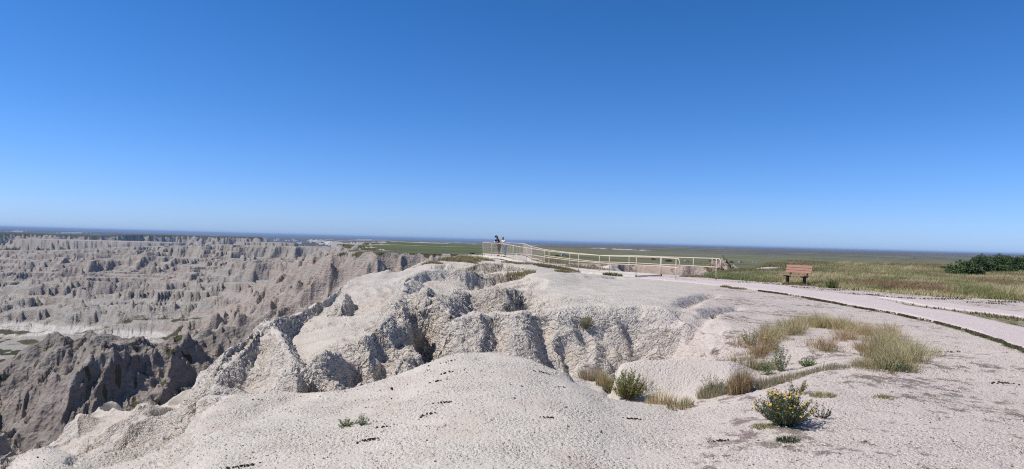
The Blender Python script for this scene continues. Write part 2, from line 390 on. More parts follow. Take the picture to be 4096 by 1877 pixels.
    vegc = np.maximum(vegc, .75 * near * sst(-.30, -.38, u) * (side > 3) * sst(.34, .5, perlin(x / 2.6, y / 2.6, 247)) * sst(-.1, .2, perlin(x / 20, y / 20, 248)))
    vegc = np.where(z > c + .2, 0, vegc)
    return z, np.maximum(veg, vegc), e, basin

def H(x, y, full=False):
    x = np.asarray(x, np.float64); y = np.asarray(y, np.float64)
    shp = x.shape; x = x.ravel(); y = y.ravel()
    u = x / y; L = np.log(y)
    h = np.full(x.shape, -999.0); veg = np.zeros(x.shape, np.float32); eb = np.zeros(x.shape, np.float32); bas = np.zeros(x.shape, np.float32)
    ed = np.interp(u, UG, EDGE)
    n = y < 259
    hn = lut(TAB, u[n], L[n]).astype(np.float64)
    xn, yn, un, en = x[n], y[n], u[n], ed[n]
    mound = sst(9.6, 12, yn) * (1 - sst(.18, .36, un)) * sst(en + 30, en, yn) * sst(-.62, -.5, un) * (yn > 9)
    hn = hn - .34 * sst(11.0, 12.2, yn) * sst(27, 20, yn) * sst(-.02, -.1, un) * sst(.2, 1.6, en - yn)
    for pts, s1, s2, rr in RIDGES:
        def f(a, b, h0, pts=pts, s1=s1, s2=s2, rr=rr):
            d, z, sd, t = seg_info(a, b, pts)
            d = d + .35 * rr * perlin(a * 2.2 / (rr + .3), b * 2.2 / (rr + .3), 300)
            dd = np.sqrt(d * d + rr * rr) - rr
            s = np.where(sd > 0, s1, s2)
            # sd > 0 : left of the walking direction
            return smax(h0, z - dd * s, .12)
        # walking direction goes left-down, so its left side faces the camera
        local(f, xn, yn, hn, pts, 9 if pts[0][1] < 36 else 40)
    for pts, w, dep in CLEFTS:
        def f(a, b, h0, pts=pts, w=w, dep=dep):
            d, z, sd, t = seg_info(a, b, pts)
            d = d + .3 * w * perlin(a * 3, b * 3, 310)
            return h0 - dep * np.exp(-(d / w) ** 2) * sst(0, .12, t + .02) ** .5
        local(f, xn, yn, hn, pts, w * 4)
    # lumps and runnels on the rocky mass
    lm = fbm(xn / 1.1, yn / 1.1, 3, 320) * .09 + (ridged(xn / .9 + yn / 3, yn / 1.6, 2, 325) - .45) * .08
    hn = hn + lm * (1 - .6 * sst(21, 27, yn)) * mound * (.35 + .65 * sst(.06, -.02, un)) * sst(0, .25, .5 + fbm(xn / 3, yn / 3, 2, 328))
    hn = hn + .03 * fbm(xn / 2.3, yn / 2.3, 3, 330) * sst(34, 24, yn) + .012 * fbm(xn / .35, yn / .35, 2, 331) * sst(20, 10, yn)
    # rough country between the rim and the far canyon
    r = sst(2.0, 14, yn - en) * (yn > en)
    rl = r * sst(.0, -.05, un)
    hn = hn + rl * ((ridged(xn / 16, yn / 16, 4, 340) - .95) * 8.0 * sst(4, 30, yn - en) + (ridged(xn / 4.5, yn / 4.5, 3, 350) - .7) * 1.6)
    rr_ = r * sst(-.02, .02, un) * (1 - sst(.31, .38, un)) * sst(230, 110, yn)
    hn = hn + rr_ * ((ridged(xn / 9, yn / 15, 4, 360) - .30) * 4.6 + (ridged(xn / 3.2, yn / 9, 3, 362) - .5) * 1.3) * sst(54, 72, yn)
    cap = smin(hn, EYE - .0312 * yn, .35)
    hn = np.where((un > .03) & (un < .30) & (yn > 58), cap, hn)
    hn = hn + .25 * fbm(xn / 18, yn / 18, 3, 370) * sst(30, 60, yn) * sst(.3, .4, un)
    # the ground follows the walkway
    cl = [((a.x + b.x) / 2, (a.y + b.y) / 2, (a.z + b.z) / 2) for a, b in DECK]
    def f(a, b, h0):
        d, z, sd, t = seg_info(a, b, cl)
        hw = 1.9
        low = z - (.03 + .08 * sst(.12, .24, t))
        w = 1 - sst(hw, hw + 2.6, d)
        gap = np.exp(-(((a - 6.4) / .9) ** 2 + ((b - 40.2) / 1.6) ** 2)) * .7
        return h0 * (1 - w) + np.minimum(low, low + 0 * h0) * w - gap
    local(f, xn, yn, hn, cl, 6)
    h[n] = hn
    lw = sst(-.29, -.34, u)
    w = sst(math.log(185), math.log(255), L) * (1 - lw) + sst(math.log(88), math.log(118), L) * lw
    m = y > 86
    if m.any():
        z, v, e, b = far_z(x[m], y[m])
        hm = np.where(y[m] < 259, h[m], 0)
        h[m] = hm * (1 - w[m]) + z * w[m]
        veg[m] = v * w[m]; eb[m] = e; bas[m] = b
    if full:
        return h.reshape(shp), veg.reshape(shp), ed.reshape(shp), bas.reshape(shp), eb.reshape(shp)
    return h.reshape(shp)

def Hs(x, y):
    return float(H(np.array([x]), np.array([y]))[0])

_MR = np.exp(np.linspace(math.log(3.2), math.log(9000), 3600))
def hit(px, py):
    """where the view ray through a photo pixel first meets the ground"""
    d = ray(px, py); u = d.x / d.y; s = d.z / d.y
    z = H(u * _MR, _MR)
    r = EYE + s * _MR
    k = np.nonzero(z >= r)[0]
    if len(k) == 0:
        return Vector((u * 40, 40, Hs(u * 40, 40)))
    k = k[0]
    if k == 0: D = _MR[0]
    else:
        a = r[k - 1] - z[k - 1]; b = z[k] - r[k]
        D = _MR[k - 1] + (_MR[k] - _MR[k - 1]) * a / max(a + b, 1e-9)
    return Vector((u * D, D, float(H(np.array([u * D]), np.array([D]))[0])))
# ------------------------------------------------------------------ materials
def new_mat(name):
    m = bpy.data.materials.new(name); m.use_nodes = True
    nt = m.node_tree; bs = nt.nodes['Principled BSDF']
    bs.inputs['Specular IOR Level'].default_value = .25
    return m, nt, bs

def N(nt, t, **kw):
    n = nt.nodes.new(t)
    for k, v in kw.items():
        if k in n.inputs.keys() if hasattr(n.inputs, 'keys') else False: n.inputs[k].default_value = v
        else: setattr(n, k, v)
    return n

def lk(nt, a, b): nt.links.new(a, b)

def noise(nt, vec, scale, detail=3, rough=.55, dist=0):
    n = nt.nodes.new('ShaderNodeTexNoise'); n.inputs['Scale'].default_value = scale; n.inputs['Detail'].default_value = detail
    n.inputs['Roughness'].default_value = rough; n.inputs['Distortion'].default_value = dist
    if vec is not None: lk(nt, vec, n.inputs['Vector'])
    return n.outputs['Fac']

def voro(nt, vec, scale, feature='F1', smooth=None, rand=1):
    n = nt.nodes.new('ShaderNodeTexVoronoi'); n.feature = feature; n.inputs['Scale'].default_value = scale
    n.inputs['Randomness'].default_value = rand
    if smooth is not None: n.inputs['Smoothness'].default_value = smooth
    if vec is not None: lk(nt, vec, n.inputs['Vector'])
    return n.outputs['Distance']

def mapr(nt, val, a, b, c=0, d=1, smooth=False):
    n = nt.nodes.new('ShaderNodeMapRange'); n.inputs[1].default_value = a; n.inputs[2].default_value = b
    n.inputs[3].default_value = c; n.inputs[4].default_value = d
    if smooth: n.interpolation_type = 'SMOOTHSTEP'
    lk(nt, val, n.inputs[0]); return n.outputs[0]

def mth(nt, op, a, b=None):
    n = nt.nodes.new('ShaderNodeMath'); n.operation = op
    for i, v in enumerate((a, b)):
        if v is None: continue
        if isinstance(v, (int, float)): n.inputs[i].default_value = v
        else: lk(nt, v, n.inputs[i])
    return n.outputs[0]

def mix(nt, fac, a, b, mode='MIX'):
    n = nt.nodes.new('ShaderNodeMix'); n.data_type = 'RGBA'; n.blend_type = mode
    for i, v in ((0, fac), (6, a), (7, b)):
        if isinstance(v, (int, float)): n.inputs[i].default_value = v
        elif isinstance(v, tuple): n.inputs[i].default_value = (*v, 1)
        else: lk(nt, v, n.inputs[i])
    return n.outputs[2]

def attr(nt, name, out='Fac'):
    n = nt.nodes.new('ShaderNodeAttribute'); n.attribute_name = name; return n.outputs[out]

def position(nt, scale=None):
    g = nt.nodes.new('ShaderNodeNewGeometry')
    if scale is None: return g.outputs['Position']
    m = nt.nodes.new('ShaderNodeVectorMath'); m.operation = 'MULTIPLY'; m.inputs[1].default_value = scale
    lk(nt, g.outputs['Position'], m.inputs[0]); return m.outputs[0]

def bump(nt, h, dist, strength=1, prev=None):
    n = nt.nodes.new('ShaderNodeBump'); n.inputs['Distance'].default_value = dist; n.inputs['Strength'].default_value = strength
    lk(nt, h, n.inputs['Height'])
    if prev is not None: lk(nt, prev, n.inputs['Normal'])
    return n.outputs[0]

def flat_mat(name, col, rough=.6, var=.12, scale=8, metal=0, spec=.3, bmp=0):
    m, nt, bs = new_mat(name)
    p = position(nt)
    n = noise(nt, p, scale, 4)
    f = mapr(nt, n, .3, .7, 1 - var, 1 + var)
    c = mix(nt, 1.0, col, f, 'MULTIPLY')
    lk(nt, c, bs.inputs['Base Color']); bs.inputs['Roughness'].default_value = rough; bs.inputs['Metallic'].default_value = metal
    bs.inputs['Specular IOR Level'].default_value = spec
    if bmp: lk(nt, bump(nt, n, bmp), bs.inputs['Normal'])
    return m

# ---- near clay ground
def make_ground_mat():
    m, nt, bs = new_mat('pale_clay_ground')
    m.displacement_method = 'BOTH'
    tc = nt.nodes.new('ShaderNodeTexCoord')
    p = tc.outputs['Object']
    rough = attr(nt, 'rough'); fade = attr(nt, 'dispf'); grav = attr(nt, 'gravel'); dirt = attr(nt, 'dirt'); grassy = attr(nt, 'grassy')
    # warped coordinates
    w = nt.nodes.new('ShaderNodeTexNoise'); w.inputs['Scale'].default_value = 2.2; w.inputs['Detail'].default_value = 2
    lk(nt, p, w.inputs['Vector'])
    ad = nt.nodes.new('ShaderNodeVectorMath'); ad.operation = 'MULTIPLY_ADD'; ad.inputs[1].default_value = (.30, .30, .30)
    lk(nt, w.outputs['Color'], ad.inputs[0]); lk(nt, p, ad.inputs[2]); pw = ad.outputs[0]
    sq = nt.nodes.new('ShaderNodeVectorMath'); sq.operation = 'MULTIPLY'; sq.inputs[1].default_value = (1, 1, 1.35); lk(nt, pw, sq.inputs[0]); ps = sq.outputs[0]
    v1 = voro(nt, ps, 3.2, 'SMOOTH_F1', .45)
    v2 = voro(nt, ps, 8.0, 'SMOOTH_F1', .35)
    v3 = voro(nt, ps, 19.0, 'F1')
    n1 = noise(nt, p, .9, 3)
    patch = mapr(nt, n1, .36, .6, .35, 1.0, True)
    h = mth(nt, 'MULTIPLY', mth(nt, 'SUBTRACT', .62, v1), .11)
    h = mth(nt, 'ADD', h, mth(nt, 'MULTIPLY', mth(nt, 'SUBTRACT', .55, v2), .085))
    h = mth(nt, 'ADD', h, mth(nt, 'MULTIPLY', mth(nt, 'SUBTRACT', .5, v3), .032))
    h = mth(nt, 'MULTIPLY', mth(nt, 'SUBTRACT', h, .06), mth(nt, 'MULTIPLY', rough, patch))
    e1 = voro(nt, ps, 6.5, 'DISTANCE_TO_EDGE'); e2 = voro(nt, ps, 15, 'DISTANCE_TO_EDGE')
    crk = mth(nt, 'MULTIPLY', mth(nt, 'ADD', mth(nt, 'MULTIPLY', mapr(nt, e1, 0, .13, -1, 0), .030), mth(nt, 'MULTIPLY', mapr(nt, e2, 0, .16, -1, 0), .016)), rough)
    h = mth(nt, 'ADD', h, crk)
    # crumbly gravel everywhere
    g1 = voro(nt, p, 26, 'F1'); g2 = voro(nt, p, 60, 'F1'); g3 = noise(nt, p, 14, 4, .65)
    g = mth(nt, 'ADD', mth(nt, 'MULTIPLY', mth(nt, 'SUBTRACT', .5, g1), .017), mth(nt, 'MULTIPLY', mth(nt, 'SUBTRACT', .5, g2), .010))
    g = mth(nt, 'ADD', g, mth(nt, 'MULTIPLY', mth(nt, 'SUBTRACT', g3, .5), .015))
    g = mth(nt, 'MULTIPLY', g, mapr(nt, noise(nt, p, 1.7, 3), .35, .65, .35, 1.2))
    g = mth(nt, 'MULTIPLY', g, mapr(nt, rough, 0, 1, 1, .5))
    hh = mth(nt, 'MULTIPLY', mth(nt, 'ADD', h, g), fade)
    dn = nt.nodes.new('ShaderNodeDisplacement'); dn.inputs['Midlevel'].default_value = 0; dn.inputs['Scale'].default_value = 1
    lk(nt, hh, dn.inputs['Height'])
    lk(nt, dn.outputs[0], nt.nodes['Material Output'].inputs['Displacement'])
    # colour
    big = noise(nt, p, .35, 4); med = noise(nt, p, 3.0, 5, .65); fine = noise(nt, p, 38, 4, .7)
    c = mix(nt, mapr(nt, big, .35, .65), (.618, .560, .492), (.560, .522, .462))
    c = mix(nt, mapr(nt, med, .42, .72, 0, .55), c, (.72, .665, .595))
    c = mix(nt, mth(nt, 'MULTIPLY', mapr(nt, noise(nt, p, 1.1, 4, .6), .52, .7), .45), c, (.50, .40, .325))
    c = mix(nt, mapr(nt, fine, .35, .75, .0, .5), c, (.41, .35, .30))
    # pink chippings on the flats
    c = mix(nt, mth(nt, 'MULTIPLY', grav, .75), c, mix(nt, fine, (.64, .545, .50), (.51, .44, .405)))
    # brown film between lumps, with crevice shade also put into the colour
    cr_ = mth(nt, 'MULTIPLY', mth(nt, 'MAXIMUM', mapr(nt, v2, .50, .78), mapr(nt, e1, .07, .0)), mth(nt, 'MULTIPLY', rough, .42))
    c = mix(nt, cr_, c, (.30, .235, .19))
    # scattered dark and pale chips
    sp = voro(nt, p, 17, 'F1'); spn = noise(nt, p, 2.3, 3)
    spm = mth(nt, 'MULTIPLY', mapr(nt, sp, .20, .12), mapr(nt, spn, .50, .62))
    c = mix(nt, mth(nt, 'MULTIPLY', spm, .55), c, (.16, .125, .115))
    sp2 = voro(nt, p, 23, 'F1', rand=1); c = mix(nt, mapr(nt, sp2, .14, .08, 0, .8), c, (.74, .71, .68))
    # dirt and lichen mats
    mp = nt.nodes.new('ShaderNodeVectorMath'); mp.operation = 'MULTIPLY'; mp.inputs[1].default_value = (1, 1, 1); lk(nt, p, mp.inputs[0])
    dn_ = noise(nt, mp.outputs[0], 4.5, 6, .75)
    dm = mapr(nt, mth(nt, 'ADD', dn_, mth(nt, 'MULTIPLY', mth(nt, 'SUBTRACT', dirt, 1), .30)), .42, .50)
    c = mix(nt, mth(nt, 'MULTIPLY', dm, .82), c, mix(nt, mapr(nt, noise(nt, p, 1.3, 2), .42, .58), (.17, .115, .115), (.165, .15, .105)))
    gm = mapr(nt, mth(nt, 'ADD', noise(nt, p, 5, 5, .7), mth(nt, 'MULTIPLY', mth(nt, 'SUBTRACT', grassy, .5), 1.2)), .45, .6)
    c = mix(nt, gm, c, mix(nt, noise(nt, p, .5, 4), (.26, .22, .12), (.16, .165, .08)))
    lk(nt, c, bs.inputs['Base Color']); bs.inputs['Roughness'].default_value = .95; bs.inputs['Specular IOR Level'].default_value = .1
    return m

def make_badland_mat():
    m, nt, bs = new_mat('banded_badland_clay')
    p = position(nt)
    sep = nt.nodes.new('ShaderNodeSeparateXYZ'); lk(nt, p, sep.inputs[0])
    veg = attr(nt, 'veg'); near = attr(nt, 'dispf'); pink = attr(nt, 'gravel')
    zw = mth(nt, 'ADD', sep.outputs['Z'], mth(nt, 'MULTIPLY', noise(nt, p, .006, 3), 10))
    zw = mth(nt, 'ADD', zw, mth(nt, 'MULTIPLY', noise(nt, p, .08, 3), 1.4))
    cm = nt.nodes.new('ShaderNodeCombineXYZ'); lk(nt, zw, cm.inputs[2])
    b1 = noise(nt, cm.outputs[0], .22, 2); b2 = noise(nt, cm.outputs[0], .95, 2)
    c = mix(nt, mapr(nt, b1, .38, .62, 0, 1, True), (.345, .290, .250), (.355, .330, .290))
    c = mix(nt, mapr(nt, b2, .56, .66, 0, .5, True), c, (.40, .27, .22))
    c = mix(nt, mapr(nt, b2, .30, .42, .35, 0, True), c, (.45, .42, .385))
    c = mix(nt, mth(nt, 'MULTIPLY', mapr(nt, noise(nt, p, .012, 3), .45, .65, 0, .7, True), 1.0), c, (.37, .34, .305))
    c = mix(nt, mth(nt, 'MULTIPLY', pink, .55), c, (.39, .315, .27))
    f = mapr(nt, noise(nt, p, .5, 6, .72), .3, .7, .66, 1.2)
    c = mix(nt, 1.0, c, f, 'MULTIPLY')
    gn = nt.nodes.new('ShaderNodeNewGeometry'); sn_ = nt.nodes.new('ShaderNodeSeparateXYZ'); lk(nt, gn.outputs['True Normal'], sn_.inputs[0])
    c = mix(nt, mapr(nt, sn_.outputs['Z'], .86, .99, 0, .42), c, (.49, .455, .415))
    pale = mapr(nt, attr(nt, 'pale'), .1, .6)
    c = mix(nt, mth(nt, 'MULTIPLY', pale, .9), c, (.60, .56, .51))
    b3 = noise(nt, cm.outputs[0], 2.6, 2)
    c = mix(nt, mth(nt, 'MULTIPLY', mapr(nt, b3, .56, .63), mapr(nt, noise(nt, p, .03, 3), .42, .58, .3, .9)), c, (.17, .14, .13))
    c = mix(nt, mth(nt, 'MULTIPLY', near, mapr(nt, noise(nt, p, .11, 4, .6), .38, .6, .25, .9)), c, (.215, .185, .165))
    gcol = mix(nt, mapr(nt, noise(nt, p, .02, 4), .4, .6), (.060, .068, .036), (.105, .092, .056))
    vm = mapr(nt, mth(nt, 'ADD', veg, mth(nt, 'MULTIPLY', mth(nt, 'SUBTRACT', noise(nt, p, .12, 5, .7), .5), .9)), .38, .55)
    c = mix(nt, vm, c, gcol)
    lk(nt, c, bs.inputs['Base Color']); bs.inputs['Roughness'].default_value = 1; bs.inputs['Specular IOR Level'].default_value = .05
    h = mth(nt, 'ADD', noise(nt, p, .35, 5, .7), mth(nt, 'MULTIPLY', voro(nt, p, .9, 'F1'), .4))
    lk(nt, bump(nt, h, 1.1, .9), bs.inputs['Normal'])
    return m

def make_prairie_mat():
    m, nt, bs = new_mat('prairie_grassland')
    p = position(nt); veg = attr(nt, 'veg')
    ps = position(nt, (.35, 1, 1))
    n1 = noise(nt, position(nt, (.0011, .0022, .0)), 1, 5, .6); n2 = noise(nt, position(nt, (.007, .022, 0)), 1, 5, .65); n3 = noise(nt, ps, .35, 5, .7)
    n0 = noise(nt, position(nt, (.00035, .0007, 0)), 1, 4, .6)
    c = mix(nt, mapr(nt, n1, .42, .58), (.108, .150, .056), (.180, .168, .090))
    c = mix(nt, mapr(nt, n0, .52, .60, 0, .7), c, (.205, .185, .110))
    c = mix(nt, mapr(nt, n0, .48, .40, 0, .7), c, (.070, .080, .048))
    c = mix(nt, mapr(nt, n2, .42, .64, 0, .75), c, (.205, .198, .112))
    c = mix(nt, mapr(nt, n2, .48, .38, 0, .8), c, (.062, .074, .038))
    c = mix(nt, mapr(nt, n3, .4, .7, 0, .5), c, (.25, .205, .13))
    dk = attr(nt, 'dark'); c = mix(nt, mth(nt, 'MULTIPLY', dk, .75), c, mix(nt, n2, (.066, .060, .050), (.150, .120, .095)))
    gr = attr(nt, 'green'); c = mix(nt, mth(nt, 'MULTIPLY', gr, .8), c, mix(nt, n2, (.075, .115, .040), (.118, .145, .062)))
    c = mix(nt, mapr(nt, attr(nt, 'pale'), .2, .6), c, (.55, .50, .44))
    rockc = mix(nt, mapr(nt, noise(nt, p, .05, 4), .4, .6), (.45, .35, .295), (.47, .425, .375))
    rockc = mix(nt, 1.0, rockc, mapr(nt, noise(nt, p, .8, 5, .7), .3, .7, .75, 1.12), 'MULTIPLY')
    vm = mapr(nt, mth(nt, 'ADD', veg, mth(nt, 'MULTIPLY', mth(nt, 'SUBTRACT', noise(nt, p, .25, 5, .7), .5), .7)), .38, .56)
    c = mix(nt, vm, rockc, c)
    lk(nt, c, bs.inputs['Base Color']); bs.inputs['Roughness'].default_value = 1; bs.inputs['Specular IOR Level'].default_value = .05
    h = mth(nt, 'ADD', noise(nt, p, .6, 6, .75), noise(nt, p, .05, 4, .7))
    lk(nt, bump(nt, h, 1.0, .8), bs.inputs['Normal'])
    return m

# ------------------------------------------------------------------ terrain mesh
def set_kind(o, kind, label=None, cat=None, group=None):
    o['kind'] = kind
    if label: o['label'] = label
    if cat: o['category'] = cat
    if group: o['group'] = group
    return o

def raw_mesh(name, verts, faces, attrs=None, smooth=True, mat=None):
    """faces: (n, 4) or (n, 3) int array"""
    me = bpy.data.meshes.new(name)
    nv, (nf, k) = len(verts), faces.shape
    me.vertices.add(nv); me.vertices.foreach_set('co', np.ascontiguousarray(verts, np.float32).ravel())
    me.loops.add(nf * k); me.loops.foreach_set('vertex_index', np.ascontiguousarray(faces, np.int32).ravel())
    me.polygons.add(nf); me.polygons.foreach_set('loop_start', np.arange(0, nf * k, k, dtype=np.int32))
    me.polygons.foreach_set('use_smooth', np.full(nf, smooth))
    me.update(calc_edges=True)
    for kk, v in (attrs or {}).items():
        if v.ndim == 1:
            a = me.attributes.new(kk, 'FLOAT', 'POINT'); a.data.foreach_set('value', np.ascontiguousarray(v, np.float32))
        else:
            a = me.attributes.new(kk, 'FLOAT_COLOR', 'POINT')
            a.data.foreach_set('color', np.ascontiguousarray(np.concatenate([v, np.ones((len(v), 1))], 1), np.float32).ravel())
    if mat: me.materials.append(mat)
    return me

def link(name, me, parent=None):
    o = bpy.data.objects.new(name, me); COL.objects.link(o)
    if parent is not None: o.parent = parent
    return o

nc = int(1330 * QUAL); ns = int(80 * QUAL)
ucol = np.concatenate([np.linspace(-1.28, -.80, ns, endpoint=False), np.linspace(-.80, .80, nc), np.linspace(.80, 1.28, ns + 1)[1:]])
NC = len(ucol)
# adaptive rows: within each band of depth the rows gather where the ground turns steeply to the eye
uc = ucol[::5]
BANDS = [(1.9, 8.6, int(200 * QUAL)), (8.6, 62, int(1050 * QUAL)), (62, 700, int(420 * QUAL)), (700, 6000, int(300 * QUAL)), (6000, 58000, int(60 * QUAL))]
segs = []
for bi, (d0, d1, nr) in enumerate(BANDS):
    Df = np.exp(np.linspace(math.log(d0), math.log(d1), max(500, int(nr * 2))))
    UU, DD = np.meshgrid(uc, Df, indexing='ij')
    ang = (H(UU * DD, DD) - EYE) / DD
    da = np.abs(np.diff(ang, axis=1)); dl = np.diff(np.log(Df))[None, :]
    wgt = np.interp(Df[1:], [2, 4, 10, 60, 300, 3000, 8000, 60000], [.05, .05, .09, .05, .04, .025, .01, .004])[None, :]
    dens = np.sqrt(np.minimum(da, .01) ** 2 + (wgt * dl) ** 2)
    dens = blur(blur(dens, 12, 1), 9, 0)
    cum = np.concatenate([np.zeros((len(uc), 1)), np.cumsum(dens, 1)], 1)
    cum /= cum[:, -1:]
    tgt = np.linspace(0, 1, nr, endpoint=(bi == len(BANDS) - 1))
    segs.append(np.stack([np.interp(tgt, cum[i], np.log(Df)) for i in range(len(uc))]))
rows = np.concatenate(segs, 1)
NR = rows.shape[1]
ix = np.clip(np.interp(ucol, uc, np.arange(len(uc))), 0, len(uc) - 1.001)
i0 = ix.astype(int); fr = (ix - i0)[:, None]
LD = rows[i0] * (1 - fr) + rows[i0 + 1] * fr
DDg = np.exp(LD); UUg = np.repeat(ucol[:, None], NR, 1)
Xg = UUg * DDg; Yg = DDg
Zg, VEG, ED, BAS, EB = H(Xg, Yg, True)
del UU, DD, ang, da, dens
x, y, z, u = Xg.ravel(), Yg.ravel(), Zg.ravel(), UUg.ravel()
veg = VEG.ravel().astype(np.float32); ed = ED.ravel(); bas = BAS.ravel()
# slope
gy = np.gradient(Zg, axis=1) / np.maximum(np.gradient(DDg, axis=1), 1e-6)
gxx = np.gradient(Zg, axis=0) - gy * np.gradient(DDg, axis=0)
gx = gxx / np.maximum(np.gradient(ucol)[:, None] * DDg, 1e-6)
slope = np.sqrt(gx ** 2 + gy ** 2).ravel()
del gy, gx, gxx

PATH_N = [(2560, 1108), (2640, 1114), (2705, 1123), (2780, 1133), (2850, 1143), (3043, 1165), (3285, 1206), (3479, 1240), (3624, 1267), (3745, 1291), (3938, 1347), (4096, 1419), (4300, 1530), (4600, 1760)]
PATH_F = [(2600, 1099), (2700, 1102), (2780, 1108), (2850, 1116), (3116, 1139), (3213, 1158), (3382, 1175), (3479, 1188), (3560, 1206), (3624, 1224), (3817, 1250), (4096, 1310), (4300, 1362), (4700, 1470)]
SPUR_N = [(3440, 1190), (3520, 1193), (3672, 1220), (3866, 1246), (4096, 1270), (4400, 1308), (4800, 1360)]
SPUR_F = [(3440, 1180), (3520, 1190), (3672, 1203), (3866, 1226), (4096, 1254), (4400, 1288), (4800, 1334)]
def plane_hit(px, py, z0=-.02):
    d = ray(px, py); t = (z0 - EYE) / d.z
    return Vector((d.x * t, d.y * t, z0))
def zline(pts):
    return [hit(*p) for p in pts]

def polymask(xx, yy, poly):
    ins = np.zeros(xx.shape, bool); n = len(poly)
    for i in range(n):
        x0, y0 = poly[i][:2]; x1, y1 = poly[(i + 1) % n][:2]
        c = ((y0 > yy) != (y1 > yy))
        xi = (x1 - x0) * (yy - y0) / ((y1 - y0) + 1e-12) + x0
        ins ^= c & (xx < xi)
    return ins

pn = [plane_hit(*p) for p in PATH_N]; pf = [plane_hit(*p) for p in PATH_F]; sn = [plane_hit(*p) for p in SPUR_N]; sf = [plane_hit(*p) for p in SPUR_F]
meadow_front = [plane_hit(*p) for p in [(2880, 1108), (3000, 1118), (3120, 1128), (3261, 1146), (3420, 1160), (3576, 1177), (3817, 1192), (4096, 1206), (4700, 1250), (5400, 1300)]]

nearm = y < 95
smn = sst(.22, .60, slope)
nl = fbm(x / 2.6, y / 2.6, 3, 500)
ul = u
inmass = sst(9.7, 11.6, y) * (1 - sst(.20, .34, ul)) * (y < 80)
rough = inmass * np.clip(smn * 1.1 + .30 * sst(-.1, .25, nl) * (1 - sst(-.02, .05, ul)), 0, 1) * (1 - .45 * sst(-.02, .06, ul))
rough = np.maximum(rough, .55 * sst(.28, .6, slope) * sst(12.5, 10.5, y) * sst(-.12, -.30, u))
for px, py, D, rad, val in [(2660, 1360, 12, 1.0, 1.0), (1780, 1110, 26, 2.6, 1.0), (1700, 1330, 12.8, 1.5, .9), (2000, 1330, 12.5, 1.5, .75), (2600, 1490, 9.8, 1.2, .0),
                            (2200, 1190, 17, 1.4, .9), (1960, 1190, 17.7, 2.2, 1.0), (1500, 1400, 12, 1.6, .8), (2430, 1170, 20, 2.2, .0), (1400, 1150, 22, 3.0, .35), (1150, 1450, 12, 1.2, .5)]:
    c = P(px, py, D); g = np.exp(-(((x - c.x) ** 2 + (y - c.y) ** 2) / rad ** 2))
    rough = rough + (val - rough) * g
rough = np.clip(rough, 0, 1) * sst(60, 30, y) * (1 - .55 * sst(20, 26, y))
dispf = sst(78, 60, y) * sst(ed + 14, ed + 8, y)
# keep the path and the apron under it flat
dc, _, sdd, _ = seg_info(x, y, [(p.x, p.y, 0) for p in pn[3:]])
right = sst(.2, .34, u)
flatm = right
gravel = sst(.16, .36, u + .05 * nl) * sst(60, 40, y)
dirt = np.clip(.50 * right + .30 * right * sst(.0, .3, fbm(x / 1.6, y / 1.6, 3, 510)), 0, 1)
print('DIRT', dirt.max(), ((dirt > .7) & nearm).sum())
for px, py, D, rx, ry, val in [(3600, 1530, 8.4, 1.1, .55, 1.0), (3450, 1545, 8.2, .8, .4, .85), (3700, 1560, 8, .9, .3, .9), (3420, 1720, 6.1, .8, .25, .75), (3250, 1500, 8.8, .8, .5, .8), (3180, 1190, 22, 3, 1.6, .8),
                              (3010, 1215, 19, 2.5, 1.2, .8), (3300, 1400, 11, 1.2, .7, .8), (3850, 1480, 9.2, 1.0, .5, .8), (3080, 1750, 5.8, .8, .2, .7), (2980, 1370, 12, .8, .5, .6)]:
    c = P(px, py, D); dirt = np.maximum(dirt, val * np.exp(-(((x - c.x) / rx) ** 2 + ((y - c.y) / ry) ** 2)))
# grassy areas: meadow, strips by the path
mpoly = [(p.x, p.y) for p in meadow_front] + [(160, 30), (160, 120), (30, 120), (meadow_front[0].x + 2, 110)]
md, _, msd, _ = seg_info(x, y, [(p.x, p.y, 0) for p in meadow_front])
grassy = np.where(msd > 0, sst(.0, 1.1, md + .5 * nl), 0) * sst(.30, .34, u)
strip = [plane_hit(*p) for p in [(3030, 1166), (3080, 1172), (3180, 1189), (3285, 1208), (3380, 1226), (3479, 1242), (3624, 1269), (3745, 1293), (3938, 1349), (4000, 1372), (4096, 1424)]]
sd_, _, _, st_ = seg_info(x, y, [(p.x, p.y, 0) for p in strip])
grassy = np.maximum(grassy, (1 - sst(.04, .22, sd_)) * .55)
island = [plane_hit(*p) for p in [(3470, 1198), (3624, 1226), (3817, 1250), (4096, 1309), (4700, 1460), (4800, 1362), (4400, 1308), (4096, 1272), (3866, 1249), (3672, 1223)]]
grassy = np.maximum(grassy, .6 * polymask(x, y, island))
pale = np.zeros_like(x)
for px, py, D, rx, ry in [(2950, 1090, 58, 3.6, 6), (3020, 1082, 64, 3, 5)]:
    c = P(px, py, D); pale = np.maximum(pale, np.exp(-(((x - c.x) / rx) ** 2 + ((y - c.y) / ry) ** 2)))
grassy = grassy * (1 - sst(.25, .6, pale))
# masks for the far land
pale = pale + sst(.05, .25, fbm(x / 260, y / 90, 4, 520)) * (y > 420) * (y < 1500) * (u < -.2) * sst(7, 3, np.abs(z + 74)) * (veg < .3)
c = P(2490, 985, 3000)
pale = np.maximum(pale, np.exp(-(((x - c.x) / 130) ** 2 + ((y - 3100) / 260) ** 2)) * sst(-.25, .05, fbm(x / 40, y / 120, 4, 530)) * 1.1)
pale = np.maximum(pale, .8 * (y > 5000) * (u < .05) * sst(.14, .26, fbm(x / 1500, y / 700, 4, 540)) * sst(14000, 8000, y))
pale = np.maximum(pale, .8 * (y > 2500) * (y < 5500) * (u < -.1) * sst(.12, .22, fbm(x / 500, y / 160, 4, 541)) * (z < -70))
